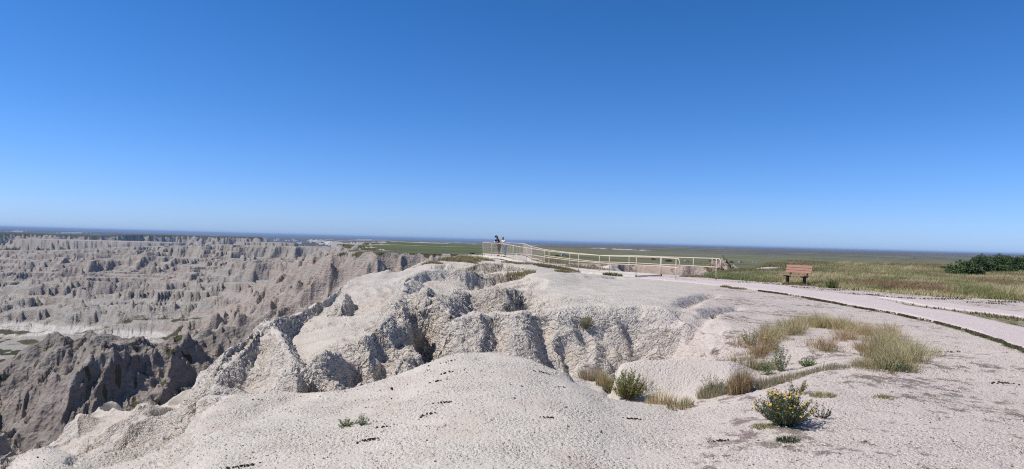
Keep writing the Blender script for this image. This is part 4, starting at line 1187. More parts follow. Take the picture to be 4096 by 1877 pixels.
# the big drift of tall dry grass curling round the pale knob on the right
def drift(name, pts, label, n):
    parts = []
    for (px, py, rad, h, k, col, alt, pa) in pts:
        c = hit(px, py)
        for q in range(5):
            cc = Vector((c.x + rng.normal() * rad * .55, c.y + rng.normal() * rad * .5, c.z))
            parts.append(tuft_parts(cc, rad * rng.uniform(.35, .7), h * rng.uniform(.55, 1.1), int(k * .125), col, alt=alt, pa=pa, w=.0045, lean=rng.uniform(.5, 1.1)))
    o = col_mesh(name, parts, M_grass); o['kind'] = 'stuff'; return o
drift('tall_dry_grass', [
    (3010, 1475, .26, .34, 900, TAN, OLIVE, .4), (3030, 1420, .26, .36, 900, RUST, TAN, .5), (3060, 1378, .30, .36, 1000, TAN, RUST, .35), (3110, 1350, .34, .38, 1200, STRAW, OLIVE, .35),
    (3170, 1330, .36, .38, 1300, TAN, OLIVE, .4), (3215, 1308, .40, .42, 1500, STRAW, OLIVE, .4), (3265, 1300, .42, .44, 1700, STRAW, OLIVE, .3), (3320, 1312, .42, .42, 1700, STRAW, TAN, .35), (3375, 1318, .42, .42, 1600, STRAW, OLIVE, .3),
    (3425, 1335, .42, .40, 1700, STRAW, TAN, .4), (3480, 1345, .42, .42, 1700, STRAW, TAN, .4), (3400, 1362, .30, .28, 900, RUST, TAN, .5),
    (3530, 1375, .42, .42, 1800, STRAW, OLIVE, .35), (3575, 1410, .42, .42, 1900, STRAW, OLIVE, .4), (3470, 1400, .30, .30, 1000, TAN, RUST, .4), (3520, 1430, .36, .38, 1600, TAN, OLIVE, .45),
    (3600, 1450, .38, .38, 1700, STRAW, GREEN, .3), (3540, 1470, .34, .26, 1300, TAN, OLIVE, .5), (3610, 1480, .30, .22, 1000, OLIVE, TAN, .5), (3290, 1395, .24, .26, 700, TAN, RUST, .4), (3330, 1405, .16, .2, 400, RUST, OLIVE, .5)], '', 0)

TW = 'tufts of dry grass on the pale clay'
tuft('grass_tuft', 'sparse grey dry grass at the mouth of the gully, just below the dark crack', 2370, 1520, .26, .30, 900, GREY, TW, alt=TAN, pa=.4)
tuft('grass_tuft', 'grey brown grass against the round yellow green bush, on its left', 2440, 1560, .24, .30, 900, TAN, TW, alt=OLIVE, pa=.3)
tuft('grass_tuft', 'thin straw stalks standing in the hollow right of the round yellow green bush', 2640, 1615, .20, .26, 260, STRAW, TW, alt=TAN, pa=.4)
tuft('grass_tuft', 'sparse leaning grass at the lowest point of the clay hollow', 2720, 1632, .18, .20, 260, TAN, TW, alt=GREEN, pa=.3)
tuft('grass_tuft', 'olive tangle of grass at the foot of the tall reddish tuft', 2860, 1580, .26, .20, 800, OLIVE, TW, alt=GREY, pa=.5)
tuft('grass_tuft', 'tall upright reddish tan tuft at the right end of the pale hollow', 2960, 1570, .15, .38, 1100, (.30, .20, .12), TW, alt=STRAW, pa=.4, lean=.25)
tuft('grass_tuft', 'low grey grass trailing uphill right of the tall reddish tuft', 3060, 1545, .26, .16, 700, GREY, TW, alt=OLIVE, pa=.4)
tuft('grass_tuft', 'grey green grass line below the tall green weeds', 3150, 1520, .30, .12, 800, GREY, TW, alt=OLIVE, pa=.4)
tuft('grass_tuft', 'faint grey grass line nearest the broad dry grass drift', 3300, 1480, .32, .12, 700, GREY, TW, alt=OLIVE, pa=.4)
tuft('grass_tuft', 'small flat green tuft left of the yellow flowering bush', 3050, 1708, .12, .05, 300, OLIVE, TW)
tuft('grass_tuft', 'small dark green tuft below the yellow flowering bush', 3150, 1765, .10, .06, 300, (.10, .12, .06), TW)
tuft('grass_tuft', 'small olive tuft behind and right of the yellow flowering bush', 3290, 1585, .14, .08, 350, OLIVE, TW, alt=STRAW, pa=.3)
tuft('grass_tuft', 'flat olive tuft beside the dark mat of dried plants', 3535, 1590, .12, .05, 260, OLIVE, TW)
tuft('grass_tuft', 'brown grass crest left of the lookout, nearest its corner post', 1900, 1040, 1.5, 0.34, 1500, DTAN, TW, D=50, alt=OLIVE, pa=.5, w=.022)
tuft('grass_tuft', 'yellow green mound of grass left of the lookout railing', 1855, 1050, 1.2, 0.37, 1500, DOLIVE, TW, D=46, alt=TAN, pa=.5, w=.022)
tuft('grass_tuft', 'brown grass above the right end of the dark rock slab', 1830, 1065, 1.3, 0.34, 1300, DTAN, TW, D=42, alt=OLIVE, pa=.4, w=.022)
tuft('grass_tuft', 'tan grass on the bank above the middle of the dark rock slab', 1780, 1052, .9, 0.28, 900, DTAN, TW, D=43, w=.022)
tuft('grass_tuft', 'small tan grass at the skyline left of the lookout', 1730, 1068, .6, 0.22, 500, DTAN, TW, D=38, w=.025)
tuft('grass_tuft', 'small brown grass under the baluster fence, leftmost of the verge', 2050, 1062, .8, 0.19, 500, RUST, TW, D=45, alt=OLIVE, pa=.4, w=.025)
tuft('grass_tuft', 'brown verge grass below the walkway where the balusters end', 2130, 1070, 1.3, 0.22, 900, DTAN, TW, D=44, alt=OLIVE, pa=.4, w=.025)
tuft('grass_tuft', 'olive verge grass with a bright green sprig below the walkway', 2190, 1078, .9, 0.26, 900, (.13, .17, .05), TW, D=42, alt=TAN, pa=.4, w=.025)
tuft('grass_tuft', 'dense olive brown verge grass, widest below the walkway', 2235, 1082, 1.3, 0.26, 1500, DOLIVE, TW, D=40, alt=RUST, pa=.4, w=.025)
tuft('grass_tuft', 'small brown tuft on the bank beneath the dense verge grass', 2262, 1108, .55, 0.22, 600, DTAN, TW, D=34, alt=OLIVE, pa=.4, w=.02)
tuft('grass_tuft', 'tan weeds growing in the cleft right of the dark rock slab', 2070, 1105, .8, 0.28, 700, DTAN, TW, D=30, alt=OLIVE, pa=.5, w=.02)
tuft('grass_tuft', 'bright green tuft by the tan beam under the walkway', 2450, 1112, .55, 0.24, 900, (.12, .15, .055), TW, D=36.5, alt=STRAW, pa=.3, w=.02)
tuft('grass_tuft', 'straw tuft behind the walkway seen between the first wide posts', 2235, 1052, 2.2, 0.31, 1400, DTAN, TW, D=54, alt=OLIVE, pa=.3, w=.022)
tuft('grass_tuft', 'straw grass behind the walkway in front of the pale gullied mounds', 2360, 1075, 2.2, 0.28, 1300, DTAN, TW, D=50, alt=OLIVE, pa=.3, w=.022)
tuft('grass_tuft', 'dry grass at the foot of the farthest reaching rail end', 2830, 1108, 1.6, 0.20, 1100, DTAN, TW, D=38.5, alt=OLIVE, pa=.5, w=.025)
tuft('grass_tuft', 'dark green grass tuft on the path edge, first one right of the railings', 2903, 1150, .22, .12, 400, OLIVE, TW, alt=RUST, pa=.4, w=.02)
tuft('grass_tuft', 'green brown grass tuft on the path edge, second one right of the railings', 2950, 1156, .35, .10, 500, OLIVE, TW, alt=RUST, pa=.4, w=.02)
tuft('grass_tuft', 'brown grass around the posts under the bench', 3195, 1143, .75, 0.16, 1500, RUST, TW, D=31.0, alt=OLIVE, pa=.5, w=.02)

# ---- leafy plants
def stems_leaves(root_obj, c, nst, h, spread, leafcol, leafn, leafs, up=.6, stemr=.003, flower=None, arch=.3, seed=0, altleaf=None):
    r = np.random.default_rng(seed); mb_ = MB(); pts = []; tips = []
    for i in range(nst):
        a = r.uniform(0, 2 * np.pi); rr_ = spread * math.sqrt(r.random()); hh = h * (1 - .45 * (rr_ / spread) ** 2) * r.uniform(.58, 1.12)
        tip = Vector((math.cos(a) * rr_, math.sin(a) * rr_, hh)); b0 = Vector((math.cos(a) * rr_ * .15, math.sin(a) * rr_ * .15, -.02))
        m_ = b0.lerp(tip, .5) + Vector((math.cos(a), math.sin(a), 0)) * rr_ * arch * .4 + Vector((r.normal() * .01, r.normal() * .01, 0))
        mb_.tube([b0, m_, tip], [stemr, stemr * .8, stemr * .4], 4, False); tips.append(tip)
        k = leafn; t = r.uniform(.12, 1, k)
        q = np.array([(b0 * (1 - s) ** 2 + m_ * 2 * s * (1 - s) + tip * s * s) for s in t]) + r.normal(size=(k, 3)) * leafs * .7
        pts.append(q)
    pts = np.concatenate(pts); pts[:, 2] = np.maximum(pts[:, 2], .005); n = len(pts)
    mb_.build('stems', M_twig, root_obj)
    o = col_mesh('leaves', [cards(pts, leafs * r.uniform(.6, 1.3, n), colvar(leafcol, n, .22, r, alt=altleaf, pa=.3), r, up=.8, asp=.4)], M_leaf, root_obj)
    return tips

def fix_base(px, py, D=None):
    c = hit(px, py) if D is None else P(px, py, D)
    c.z = Hs(c.x, c.y); return c

M_petal = flat_mat('golden_yellow_petals', (.80, .50, .045), .6, .12, 40); M_bud = flat_mat('green_buds', (.16, .19, .06), .7, .1, 30)
c = fix_base(3140, 1698)
gum = thing('flowering_bush', 'round dark green bush covered in golden yellow flower heads on the pale gravel', 'bush', tuple(c))
tips = stems_leaves(gum, c, 190, .33, .285, (.105, .145, .075), 36, .0120, stemr=.0022, seed=11, altleaf=(.17, .20, .11))
def bloom_mesh(n_=11, r_=.0125):
    m = MB(); m.ball((0, 0, .002), r_ * .62, 7, 4, (1, 1, .7)); 
    for k in range(n_):
        w = 2 * math.pi * k / n_; a = Vector((math.cos(w), math.sin(w), 0)); b = Vector((-math.sin(w), math.cos(w), 0)) * r_ * .2; i = len(m.v)
        m.v += [tuple(a * r_ * .4 - b + Vector((0, 0, .003))), tuple(a * r_ * .4 + b + Vector((0, 0, .003))), tuple(a * r_ * 1.15 + b * .7 + Vector((0, 0, .006))), tuple(a * r_ * 1.15 - b * .7 + Vector((0, 0, .006)))]
        m.f.append((i, i + 1, i + 2, i + 3))
    return m
first = bloom_mesh().build('flower_head', M_petal, gum, True)
nb = 0
rs = random.Random(5)
for i, t in enumerate(tips):
    if rs.random() < .62 and nb < 92:
        f = first if nb == 0 else first.copy()
        if nb: COL.objects.link(f)
        f.parent = gum; f.location = t + Vector((0, 0, .004)); s_ = rs.uniform(.75, 1.25); f.scale = (s_, s_, s_)
        f.rotation_euler = (rs.uniform(-.3, .9), rs.uniform(-.6, .6), rs.uniform(0, 6)); nb += 1
# outlying branch to the left
def small_bush(name, label, px, py, h, spread, leafcol, nst=30, leafn=30, leafs=.012, D=None, flowers=0, group=None, cat='bush', seed=1, altleaf=None, stemr=.002):
    c = fix_base(px, py, D)
    o = thing(name, label, cat, tuple(c), group=group)
    tp = stems_leaves(o, c, nst, h, spread, leafcol, leafn, leafs, stemr=stemr, seed=seed, altleaf=altleaf)
    k = 0
    for t in tp:
        if k < flowers:
            f = first.copy(); COL.objects.link(f); f.parent = o; f.location = t; f.rotation_euler = (rs.uniform(-.3, .9), rs.uniform(-.6, .6), 0); s_ = rs.uniform(.6, .9) * max(1, leafs / .012); f.scale = (s_,) * 3; k += 1
    return o
GB = 'small bushes and weeds on the clay'
small_bush('leafy_weed', 'low left branch of flowers beside the round yellow flowering bush', 3085, 1678, .16, .13, (.075, .105, .05), 12, 26, .011, flowers=3, group=GB, cat='weed', seed=21)
small_bush('leafy_weed', 'dark sparse sprig fanning out on the right of the yellow flowering bush', 3285, 1672, .17, .12, (.050, .055, .045), 16, 16, .010, group=GB, cat='weed', seed=22)
small_bush('flowering_weed', 'small straggly plant with a few yellow flowers just behind the yellow flowering bush', 3190, 1572, .18, .15, (.17, .19, .10), 20, 22, .011, flowers=7, group=GB, cat='weed', seed=23, altleaf=(.20, .15, .10))
small_bush('round_bush', 'round yellow green bush in the gully between the two pale domes', 2508, 1592, .40, .29, (.24, .27, .085), 110, 48, .013, group=GB, seed=24, altleaf=(.36, .29, .14), stemr=.003)
small_bush('leafy_weed', 'thin seedy stalks against the pale dome right of the round yellow green bush', 2585, 1560, .30, .16, (.30, .28, .15), 16, 16, .010, group=GB, cat='weed', seed=25)
small_bush('sage_bush', 'small pale green upright bush alone on the steep clay face', 2343, 1312, .30, .17, (.36, .36, .21), 70, 28, .012, group=GB, seed=26, altleaf=(.26, .22, .13))
small_bush('leafy_weed', 'wispy weed with twigs left of the tall reddish tuft', 2850, 1560, .26, .17, (.27, .27, .14), 20, 16, .012, group=GB, cat='weed', seed=27)
small_bush('leafy_weed', 'tall bright green leafy weed in front of the dry grass drift', 3120, 1485, .42, .17, (.19, .25, .12), 22, 34, .015, group=GB, cat='weed', seed=28)
small_bush('leafy_weed', 'shorter bright green weed left of the tall one', 3065, 1500, .30, .16, (.19, .25, .12), 18, 26, .015, group=GB, cat='weed', seed=29)
small_bush('leafy_weed', 'compact bright green clump right of the tall green weed', 3230, 1465, .13, .15, (.17, .25, .09), 26, 26, .014, group=GB, cat='weed', seed=30)
small_bush('leafy_weed', 'yellowish green stalks on the bank at the left end of the dry grass drift', 3000, 1380, .34, .18, (.27, .29, .14), 24, 26, .013, group=GB, cat='weed', seed=31)
small_bush('flowering_weed', 'sprig with small yellow flowers beside the pale knob in the dry grass', 3085, 1395, .26, .16, (.24, .28, .11), 22, 22, .012, flowers=14, group=GB, cat='weed', seed=32)
small_bush('leafy_weed', 'dark green low clump under the right end of the dry grass drift', 3560, 1478, .16, .26, (.11, .16, .07), 46, 34, .014, group=GB, cat='weed', seed=33)
small_bush('creeping_weed', 'low grey green creeping weed with two sprigs alone on the foreground gravel', 1385, 1703, .075, .13, (.23, .27, .14), 26, 24, .009, group=GB, cat='weed', seed=34)
small_bush('creeping_weed', 'taller feathery sprig at the right of the creeping foreground weed', 1450, 1698, .12, .07, (.26, .30, .17), 14, 26, .009, group=GB, cat='weed', seed=35)
small_bush('leafy_weed', 'tiny dark plant on the smooth clay above the pale dome', 2852, 1275, .10, .07, (.09, .10, .05), 14, 14, .012, group=GB, cat='weed', seed=36)
small_bush('leafy_weed', 'green weed at the front of the meadow right of the bench', 3325, 1130, .42, .35, (.10, .15, .045), 30, 26, .03, D=29.0, group=GB, cat='weed', seed=37, stemr=.006)

# ------------------------------------------------------------------ droppings: little heaps of dark pellets
M_drop = flat_mat('dry_dark_droppings', (.045, .026, .022), .85, .3, 60, bmp=.002)
def droppings(label, px, py, n, sx, sy, r0, ang=0, seed=0):
    c = hit(px, py); r = random.Random(seed); m = MB()
    for i in range(n):
        a = r.gauss(0, .42); b = r.gauss(0, .42); lx = a * sx; ly = b * sy
        X, Y = lx * math.cos(ang) - ly * math.sin(ang), lx * math.sin(ang) + ly * math.cos(ang)
        k = r0 * r.uniform(.6, 1.2); zz = Hs(c.x + X, c.y + Y) - c.z + k * .5 + max(0, .5 - abs(a) - abs(b)) * r0 * 1.6
        m.ball((X, Y, zz), k, 7, 5, (r.uniform(.8, 1.3), r.uniform(.8, 1.2), r.uniform(.65, .9)))
    o = m.build('droppings', M_drop, None, True); o.location = c; o['label'] = label; o['category'] = 'droppings'; o['group'] = 'dark droppings lying on the clay'
droppings('three dark round droppings touching, right of the narrow rock crack', 1567, 1560, 3, .05, .05, .018, 1.0, 1)
droppings('single dark round dropping just below the three touching ones', 1563, 1597, 1, .01, .01, .018, 0, 2)
droppings('reddish brown heap of droppings higher up the gravel dome, below a row of pellets', 1753, 1525, 14, .14, .05, .010, .15, 3)
droppings('brown heap of droppings in the middle of the gravel dome', 1773, 1612, 16, .13, .05, .010, .1, 4)
droppings('brown heap of droppings left of and below the one on the middle of the dome', 1702, 1663, 14, .11, .05, .010, .4, 5)
droppings('scatter of small brown pellets right of the creeping foreground weed', 1541, 1707, 9, .13, .04, .009, .1, 6)
droppings('largest dark heap of pellets on the foreground gravel, below the creeping weed', 1482, 1760, 30, .14, .05, .010, .1, 7)
droppings('long dark heap of pellets cut off by the bottom edge of the photo', 965, 1868, 34, .16, .05, .010, .25, 8)
droppings('row of dark pellets near the crest of the gravel dome', 1795, 1447, 7, .30, .05, .013, .1, 9)
droppings('short row of dark pellets just below the crest row', 1790, 1492, 6, .20, .03, .014, .0, 10)
droppings('small dark pair of pellets at the left foot of the fins', 1027, 1600, 5, .10, .03, .010, .1, 11)
droppings('dark heap right of the dome crest, above the gully grass', 2160, 1489, 16, .15, .05, .011, -.2, 12)
droppings('thin dark streak of pellets below the gully grass', 2237, 1550, 6, .10, .03, .009, -.1, 13)
droppings('reddish brown heap low on the dome, left of the matching heap', 2182, 1671, 14, .11, .035, .009, 0, 14)
droppings('reddish brown heap low on the dome, below the round yellow green bush', 2535, 1677, 22, .14, .035, .009, -.05, 15)
droppings('dark heap on the gravel left of and below the yellow flowering bush', 2874, 1765, 26, .14, .04, .009, -.15, 16)
droppings('dark streak on the pink gravel right of the dry grass drift', 3783, 1409, 16, .28, .06, .014, -.05, 17)
droppings('smaller dark streak on the pink gravel beside the dry grass drift', 3663, 1382, 12, .22, .06, .014, 0, 18)
droppings('long dark streak on the pale gravel at the right edge', 4011, 1534, 22, .26, .06, .012, -.1, 19)

# ------------------------------------------------------------------ loose chips on the ground (stuff)
def chips():
    n = 15000
    u_ = rng.uniform(-.8, .85, n); D_ = 3.6 + 9 * rng.random(n) ** 1.1
    X, Y = u_ * D_, D_; k = (D_ < np.interp(u_, UG, EDGE) - .1) & (~((u_ < .45) & (D_ > np.interp(u_, C1[0], C1[1]) - .1)))
    X, Y, D_ = X[k], Y[k], D_[k]; n = len(X); s = rng.uniform(.0035, .012, n) * np.interp(rng.random(n), [0, .93, 1], [1, 1, 1.9])
    base = np.array([(1, 0, 0), (0, 1, 0), (-1, 0, 0), (0, -1, 0), (0, 0, 1), (0, 0, -1)], float)
    V = base[None] * s[:, None, None] * rng.uniform(.6, 1.2, (n, 6, 1)); V[..., 2] *= .7
    a = rng.uniform(0, 6.28, n); ca, sa = np.cos(a)[:, None], np.sin(a)[:, None]
    V = np.stack([V[..., 0] * ca - V[..., 1] * sa, V[..., 0] * sa + V[..., 1] * ca, V[..., 2]], 2)
    V += np.stack([X, Y, H(X, Y) + s * .35], 1)[:, None, :]
    t = np.array([(0, 1, 4), (1, 2, 4), (2, 3, 4), (3, 0, 4), (1, 0, 5), (2, 1, 5), (3, 2, 5), (0, 3, 5)])
    F_ = (np.arange(n)[:, None, None] * 6 + t[None]).reshape(-1, 3)
    C = colvar((.56, .49, .43), n, .12, alt=(.17, .125, .11), pa=.10); C = np.repeat(C, 6, 0)
    m, nt, bs = new_mat('loose_chips'); lk(nt, attr(nt, 'Col', 'Color'), bs.inputs['Base Color']); bs.inputs['Roughness'].default_value = .95
    me = raw_mesh('loose_gravel', V.reshape(-1, 3), F_, {'Col': C}, False, m); o = link('loose_gravel', me); o['kind'] = 'stuff'
chips()
# ------------------------------------------------------------------ people at the lookout rail
def skin(name, nodes, edges, root, mat, parent, sub=2):
    keys = list(nodes); idx = {k: i for i, k in enumerate(keys)}
    me = bpy.data.meshes.new(name); me.from_pydata([nodes[k][0] for k in keys], [(idx[a], idx[b]) for a, b in edges], [])
    o = link(name, me, parent); m = o.modifiers.new('skin', 'SKIN'); m.use_smooth_shade = True
    sl_ = me.skin_vertices[0].data if me.skin_vertices else None
    if sl_ is None:
        bm = bmesh.new(); bm.from_mesh(me); bm.verts.layers.skin.verify(); bm.to_mesh(me); bm.free(); sl_ = me.skin_vertices[0].data
    for k in keys:
        r = nodes[k][1]; sl_[idx[k]].radius = r if isinstance(r, tuple) else (r, r)
        sl_[idx[k]].use_root = (k == root)
    s = o.modifiers.new('smooth', 'SUBSURF'); s.levels = sub; s.render_levels = sub
    me.materials.append(mat); return o

M_skin = flat_mat('skin', (.50, .30, .22), .55, .06, 12); M_black = flat_mat('black_cotton', (.016, .013, .016), .9, .15, 12); M_white = flat_mat('white_cotton', (.80, .79, .78), .85, .04, 12)
M_jean = flat_mat('faded_blue_denim', (.11, .20, .36), .85, .18, 25); M_hair = flat_mat('dark_brown_hair', (.030, .017, .013), .5, .3, 40); M_shoe = flat_mat('dark_shoes', (.03, .025, .025), .7, .1, 12)
M_grey = flat_mat('grey_patterned_cloth', (.30, .31, .34), .9, .45, 30); M_cup = flat_mat('white_paper_cup', (.85, .85, .85), .5, .02, 12)
M_lip = flat_mat('lips', (.42, .15, .13), .5, .05, 12); M_eye = flat_mat('dark_eyes', (.02, .015, .01), .3, .05, 12)

def person(label, loc, rz, S, kind):
    root = thing('person', label, 'person', loc, rz); root.scale = (S, S, S)
    sh = 1.0
    nd = {}; ed_ = []
    V3 = lambda *a: tuple(a)
    # joints; +x is the way the person faces, the rail top is at x = .40, z = 1.07 / S
    zr = 1.07 / S
    nd['pelvis'] = (V3(-.02, 0, .93), .115); nd['waist'] = (V3(.03, 0, 1.06), (.105, .085)); nd['chest'] = (V3(.12, 0, 1.26), (.125, .10)); nd['neck0'] = (V3(.20, 0, 1.42), .060); nd['neck'] = (V3(.23, 0, 1.48), .048)
    turn = .05 if kind == 'b' else -.0
    nd['skull'] = (V3(.26, turn * .3, 1.56), (.078, .085)); nd['crown'] = (V3(.275, turn * .3, 1.645), (.072, .078)); nd['top'] = (V3(.27, turn * .3, 1.70), (.045, .05))
    hd = Vector((1, .9 if kind == 'b' else .0, -.1 if kind == 'b' else -.45)).normalized()
    sk_ = Vector(nd['skull'][0])
    nd['nose'] = (tuple(sk_ + hd * .095 + Vector((0, 0, .035))), .014); nd['chin'] = (tuple(sk_ + hd * .055 + Vector((0, 0, -.045))), .030)
    ed_ += [('pelvis', 'waist'), ('waist', 'chest'), ('chest', 'neck0'), ('neck0', 'neck'), ('neck', 'skull'), ('skull', 'crown'), ('crown', 'top'), ('skull', 'nose'), ('skull', 'chin')]
    side = Vector((-hd.y, hd.x, 0)).normalized()
    for s, n in ((1, 'l'), (-1, 'r')):
        nd['ear' + n] = (tuple(sk_ + side * s * .088 + Vector((0, 0, .03))), .016); ed_.append(('skull', 'ear' + n))
        nd['hip' + n] = (V3(-.03, s * .095, .88), .092); nd['knee' + n] = (V3(.01 + .03 * s, s * .11, .48), .060); nd['calf' + n] = (V3(-.02 + .03 * s, s * .115, .34), .057)
        nd['ankle' + n] = (V3(-.03 + .05 * s, s * .12, .085), .040); nd['foot' + n] = (V3(.06 + .05 * s, s * .135, .035), .038); nd['toe' + n] = (V3(.14 + .05 * s, s * .145, .025), .028)
        nd['sh' + n] = (V3(.17, s * .175, 1.37), .058); nd['elb' + n] = (V3(.33, s * .235, zr + .055), .041); nd['wri' + n] = (V3(.53, s * (.07 if kind == 'a' else .10), zr + .05), .027)
        nd['palm' + n] = (V3(.60, s * .045, zr + .045), (.034, .018))
        ed_ += [('pelvis', 'hip' + n), ('hip' + n, 'knee' + n), ('knee' + n, 'calf' + n), ('calf' + n, 'ankle' + n), ('ankle' + n, 'foot' + n), ('foot' + n, 'toe' + n),
                ('chest', 'sh' + n), ('sh' + n, 'elb' + n), ('elb' + n, 'wri' + n), ('wri' + n, 'palm' + n)]
        for q, (dx, dy, ln) in enumerate([(.035, .028, .060), (.045, .012, .072), (.045, -.006, .068), (.038, -.022, .056)]):
            a = Vector((.60 + dx, s * (.045 + dy), zr + .044)); b = a + Vector((ln * .6, s * dy * .3, -.012)); c_ = b + Vector((ln * .25, 0, -.03))
            nd['f%d%s0' % (q, n)] = (tuple(a), .0095); nd['f%d%s1' % (q, n)] = (tuple(b), .0085); nd['f%d%s2' % (q, n)] = (tuple(c_), .0075)
            ed_ += [('palm' + n, 'f%d%s0' % (q, n)), ('f%d%s0' % (q, n), 'f%d%s1' % (q, n)), ('f%d%s1' % (q, n), 'f%d%s2' % (q, n))]
        nd['th%s0' % n] = (V3(.585, s * .045 - .04 * s, zr + .055), .011); nd['th%s1' % n] = (V3(.625, s * .045 - .055 * s, zr + .045), .009)
        ed_ += [('palm' + n, 'th%s0' % n), ('th%s0' % n, 'th%s1' % n)]
    skin('body', nd, ed_, 'pelvis', M_skin, root)
    G = lambda k: nd[k][0]
    # shirt with short sleeves
    tn = {'hem': (V3(-.015, 0, .90), .135), 'waist': (G('waist'), (.128, .105)), 'chest': (G('chest'), (.150, .122)), 'collar': (V3(.185, 0, 1.40), (.090, .080))}
    te = [('hem', 'waist'), ('waist', 'chest'), ('chest', 'collar')]
    for s, n in ((1, 'l'), (-1, 'r')):
        tn['sh' + n] = (G('sh' + n), .075); tn['slv' + n] = (tuple(Vector(G('sh' + n)).lerp(Vector(G('elb' + n)), .62)), .066)
        te += [('chest', 'sh' + n), ('sh' + n, 'slv' + n)]
    skin('shirt', tn, te, 'hem', M_black if kind == 'a' else M_white, root)
    # legwear
    ln = {'top': (V3(-.02, 0, .95), .135)}; le = []
    for s, n in ((1, 'l'), (-1, 'r')):
        ln['hip' + n] = (G('hip' + n), .108); ln['knee' + n] = (G('knee' + n), .082)
        ln['end' + n] = (tuple(Vector(G('knee' + n)).lerp(Vector(G('ankle' + n)), .25 if kind == 'a' else .93)), .075 if kind == 'a' else .062)
        le += [('top', 'hip' + n), ('hip' + n, 'knee' + n), ('knee' + n, 'end' + n)]
    skin('shorts' if kind == 'a' else 'jeans', ln, le, 'top', M_black if kind == 'a' else M_jean, root)
    for s, n in ((1, 'l'), (-1, 'r')):
        f = Vector(G('foot' + n)); skin('shoe', {'a': (tuple(f + Vector((-.10, 0, .02))), .047), 'b': (tuple(f), .050), 'c': (tuple(f + Vector((.10, .0, -.005))), .040)}, [('a', 'b'), ('b', 'c')], 'b', M_shoe, root)
    # hair
    c0 = Vector(G('crown')); bk = -hd
    bk = Vector((bk.x, bk.y, 0)).normalized()
    if kind == 'a':
        hn_ = {'t': (tuple(c0 + Vector((0, 0, .03)) + bk * .02), .088), 'b': (tuple(c0 + bk * .075 + Vector((0, 0, -.07))), .075), 'c': (tuple(c0 + bk * .13 + Vector((0, 0, -.20))), .070), 'd': (tuple(c0 + bk * .17 + Vector((0, -.03, -.36))), .055), 'e': (tuple(c0 + bk * .18 + Vector((0, -.04, -.46))), .030)}
        skin('hair', hn_, [('t', 'b'), ('b', 'c'), ('c', 'd'), ('d', 'e')], 't', M_hair, root)
        cap = skin('cap', {'a': (tuple(c0 + Vector((0, 0, .045)) + bk * .01), (.096, .092)), 'b': (tuple(c0 + Vector((0, 0, .085))), (.060, .060))}, [('a', 'b')], 'a', flat_mat('navy_cap', (.02, .022, .04), .8, .1, 12), root)
        m = MB(); m.tube([c0 + hd * .05 + Vector((0, 0, .03)), c0 + hd * .11 + Vector((0, 0, .012)), c0 + hd * .155 + Vector((0, 0, -.01))], [.070, .062, .035], 10); br_ = m.build('cap_brim', M_black, cap, True)
        m = MB(); m.tube([(.50, .14, zr + .03), (.50, .14, zr + .17)], [.030, .040], 12); cp = m.build('paper_cup', M_cup, None, True)
        cp.matrix_world = Matrix.Translation(loc) @ Matrix.Rotation(rz, 4, 'Z') @ Matrix.Scale(S, 4) @ Matrix.Translation((0.02, .03, 0))
        cp['label'] = 'white paper cup held over the rail by the person in the dark cap'; cp['category'] = 'cup'
    else:
        hn_ = {'t': (tuple(c0 + Vector((0, 0, .035)) + bk * .015), .108), 'b': (tuple(c0 + bk * .05 + Vector((0, 0, -.06))), .108), 'c': (tuple(c0 + bk * .06 + Vector((0, 0, -.16))), .090), 'd': (tuple(c0 + bk * .05 + Vector((0, 0, -.22))), .055)}
        skin('hair', hn_, [('t', 'b'), ('b', 'c'), ('c', 'd')], 't', M_hair, root)
        skin('waist_bag', {'a': (V3(-.06, -.13, .98), (.07, .05)), 'b': (V3(.06, -.14, .99), (.085, .05)), 'c': (V3(.10, .02, 1.0), (.08, .04))}, [('a', 'b'), ('b', 'c')], 'b', M_grey, root)
    for s in (1, -1):
        m = MB(); m.ball(sk_ + hd * .078 + side * s * .03 + Vector((0, 0, .055)), .011, 8, 5); m.build('eye', M_eye, root, True)
    m = MB(); m.ball(sk_ + hd * .083 + Vector((0, 0, -.005)), .014, 8, 5, (.6, 1.4, .45)); m.build('mouth', M_lip, root, True)
    return root
N8, N9 = NW[8], NW[9]
dr = (N8 - N9); dr.z = 0; dr.normalize(); nin = Vector((-dr.y, dr.x, 0)); nin = nin if nin.y > 0 else -nin        # into the lookout
fz = -nin; rz_ = math.atan2(fz.y, fz.x)
zf = N9.z - RAILH
for t, kind, S, lab in ((.30, 'a', 1.0, 'person in dark cap, black shirt and long dark hair leaning on the lookout rail'), (.93, 'b', .96, 'person in white shirt and blue jeans with wavy dark hair leaning on the lookout rail')):
    q = N9.lerp(N8, t) + nin * .40 * S; q.z = N9.lerp(N8, t).z - RAILH + .005
    person(lab, q, rz_, S, kind)

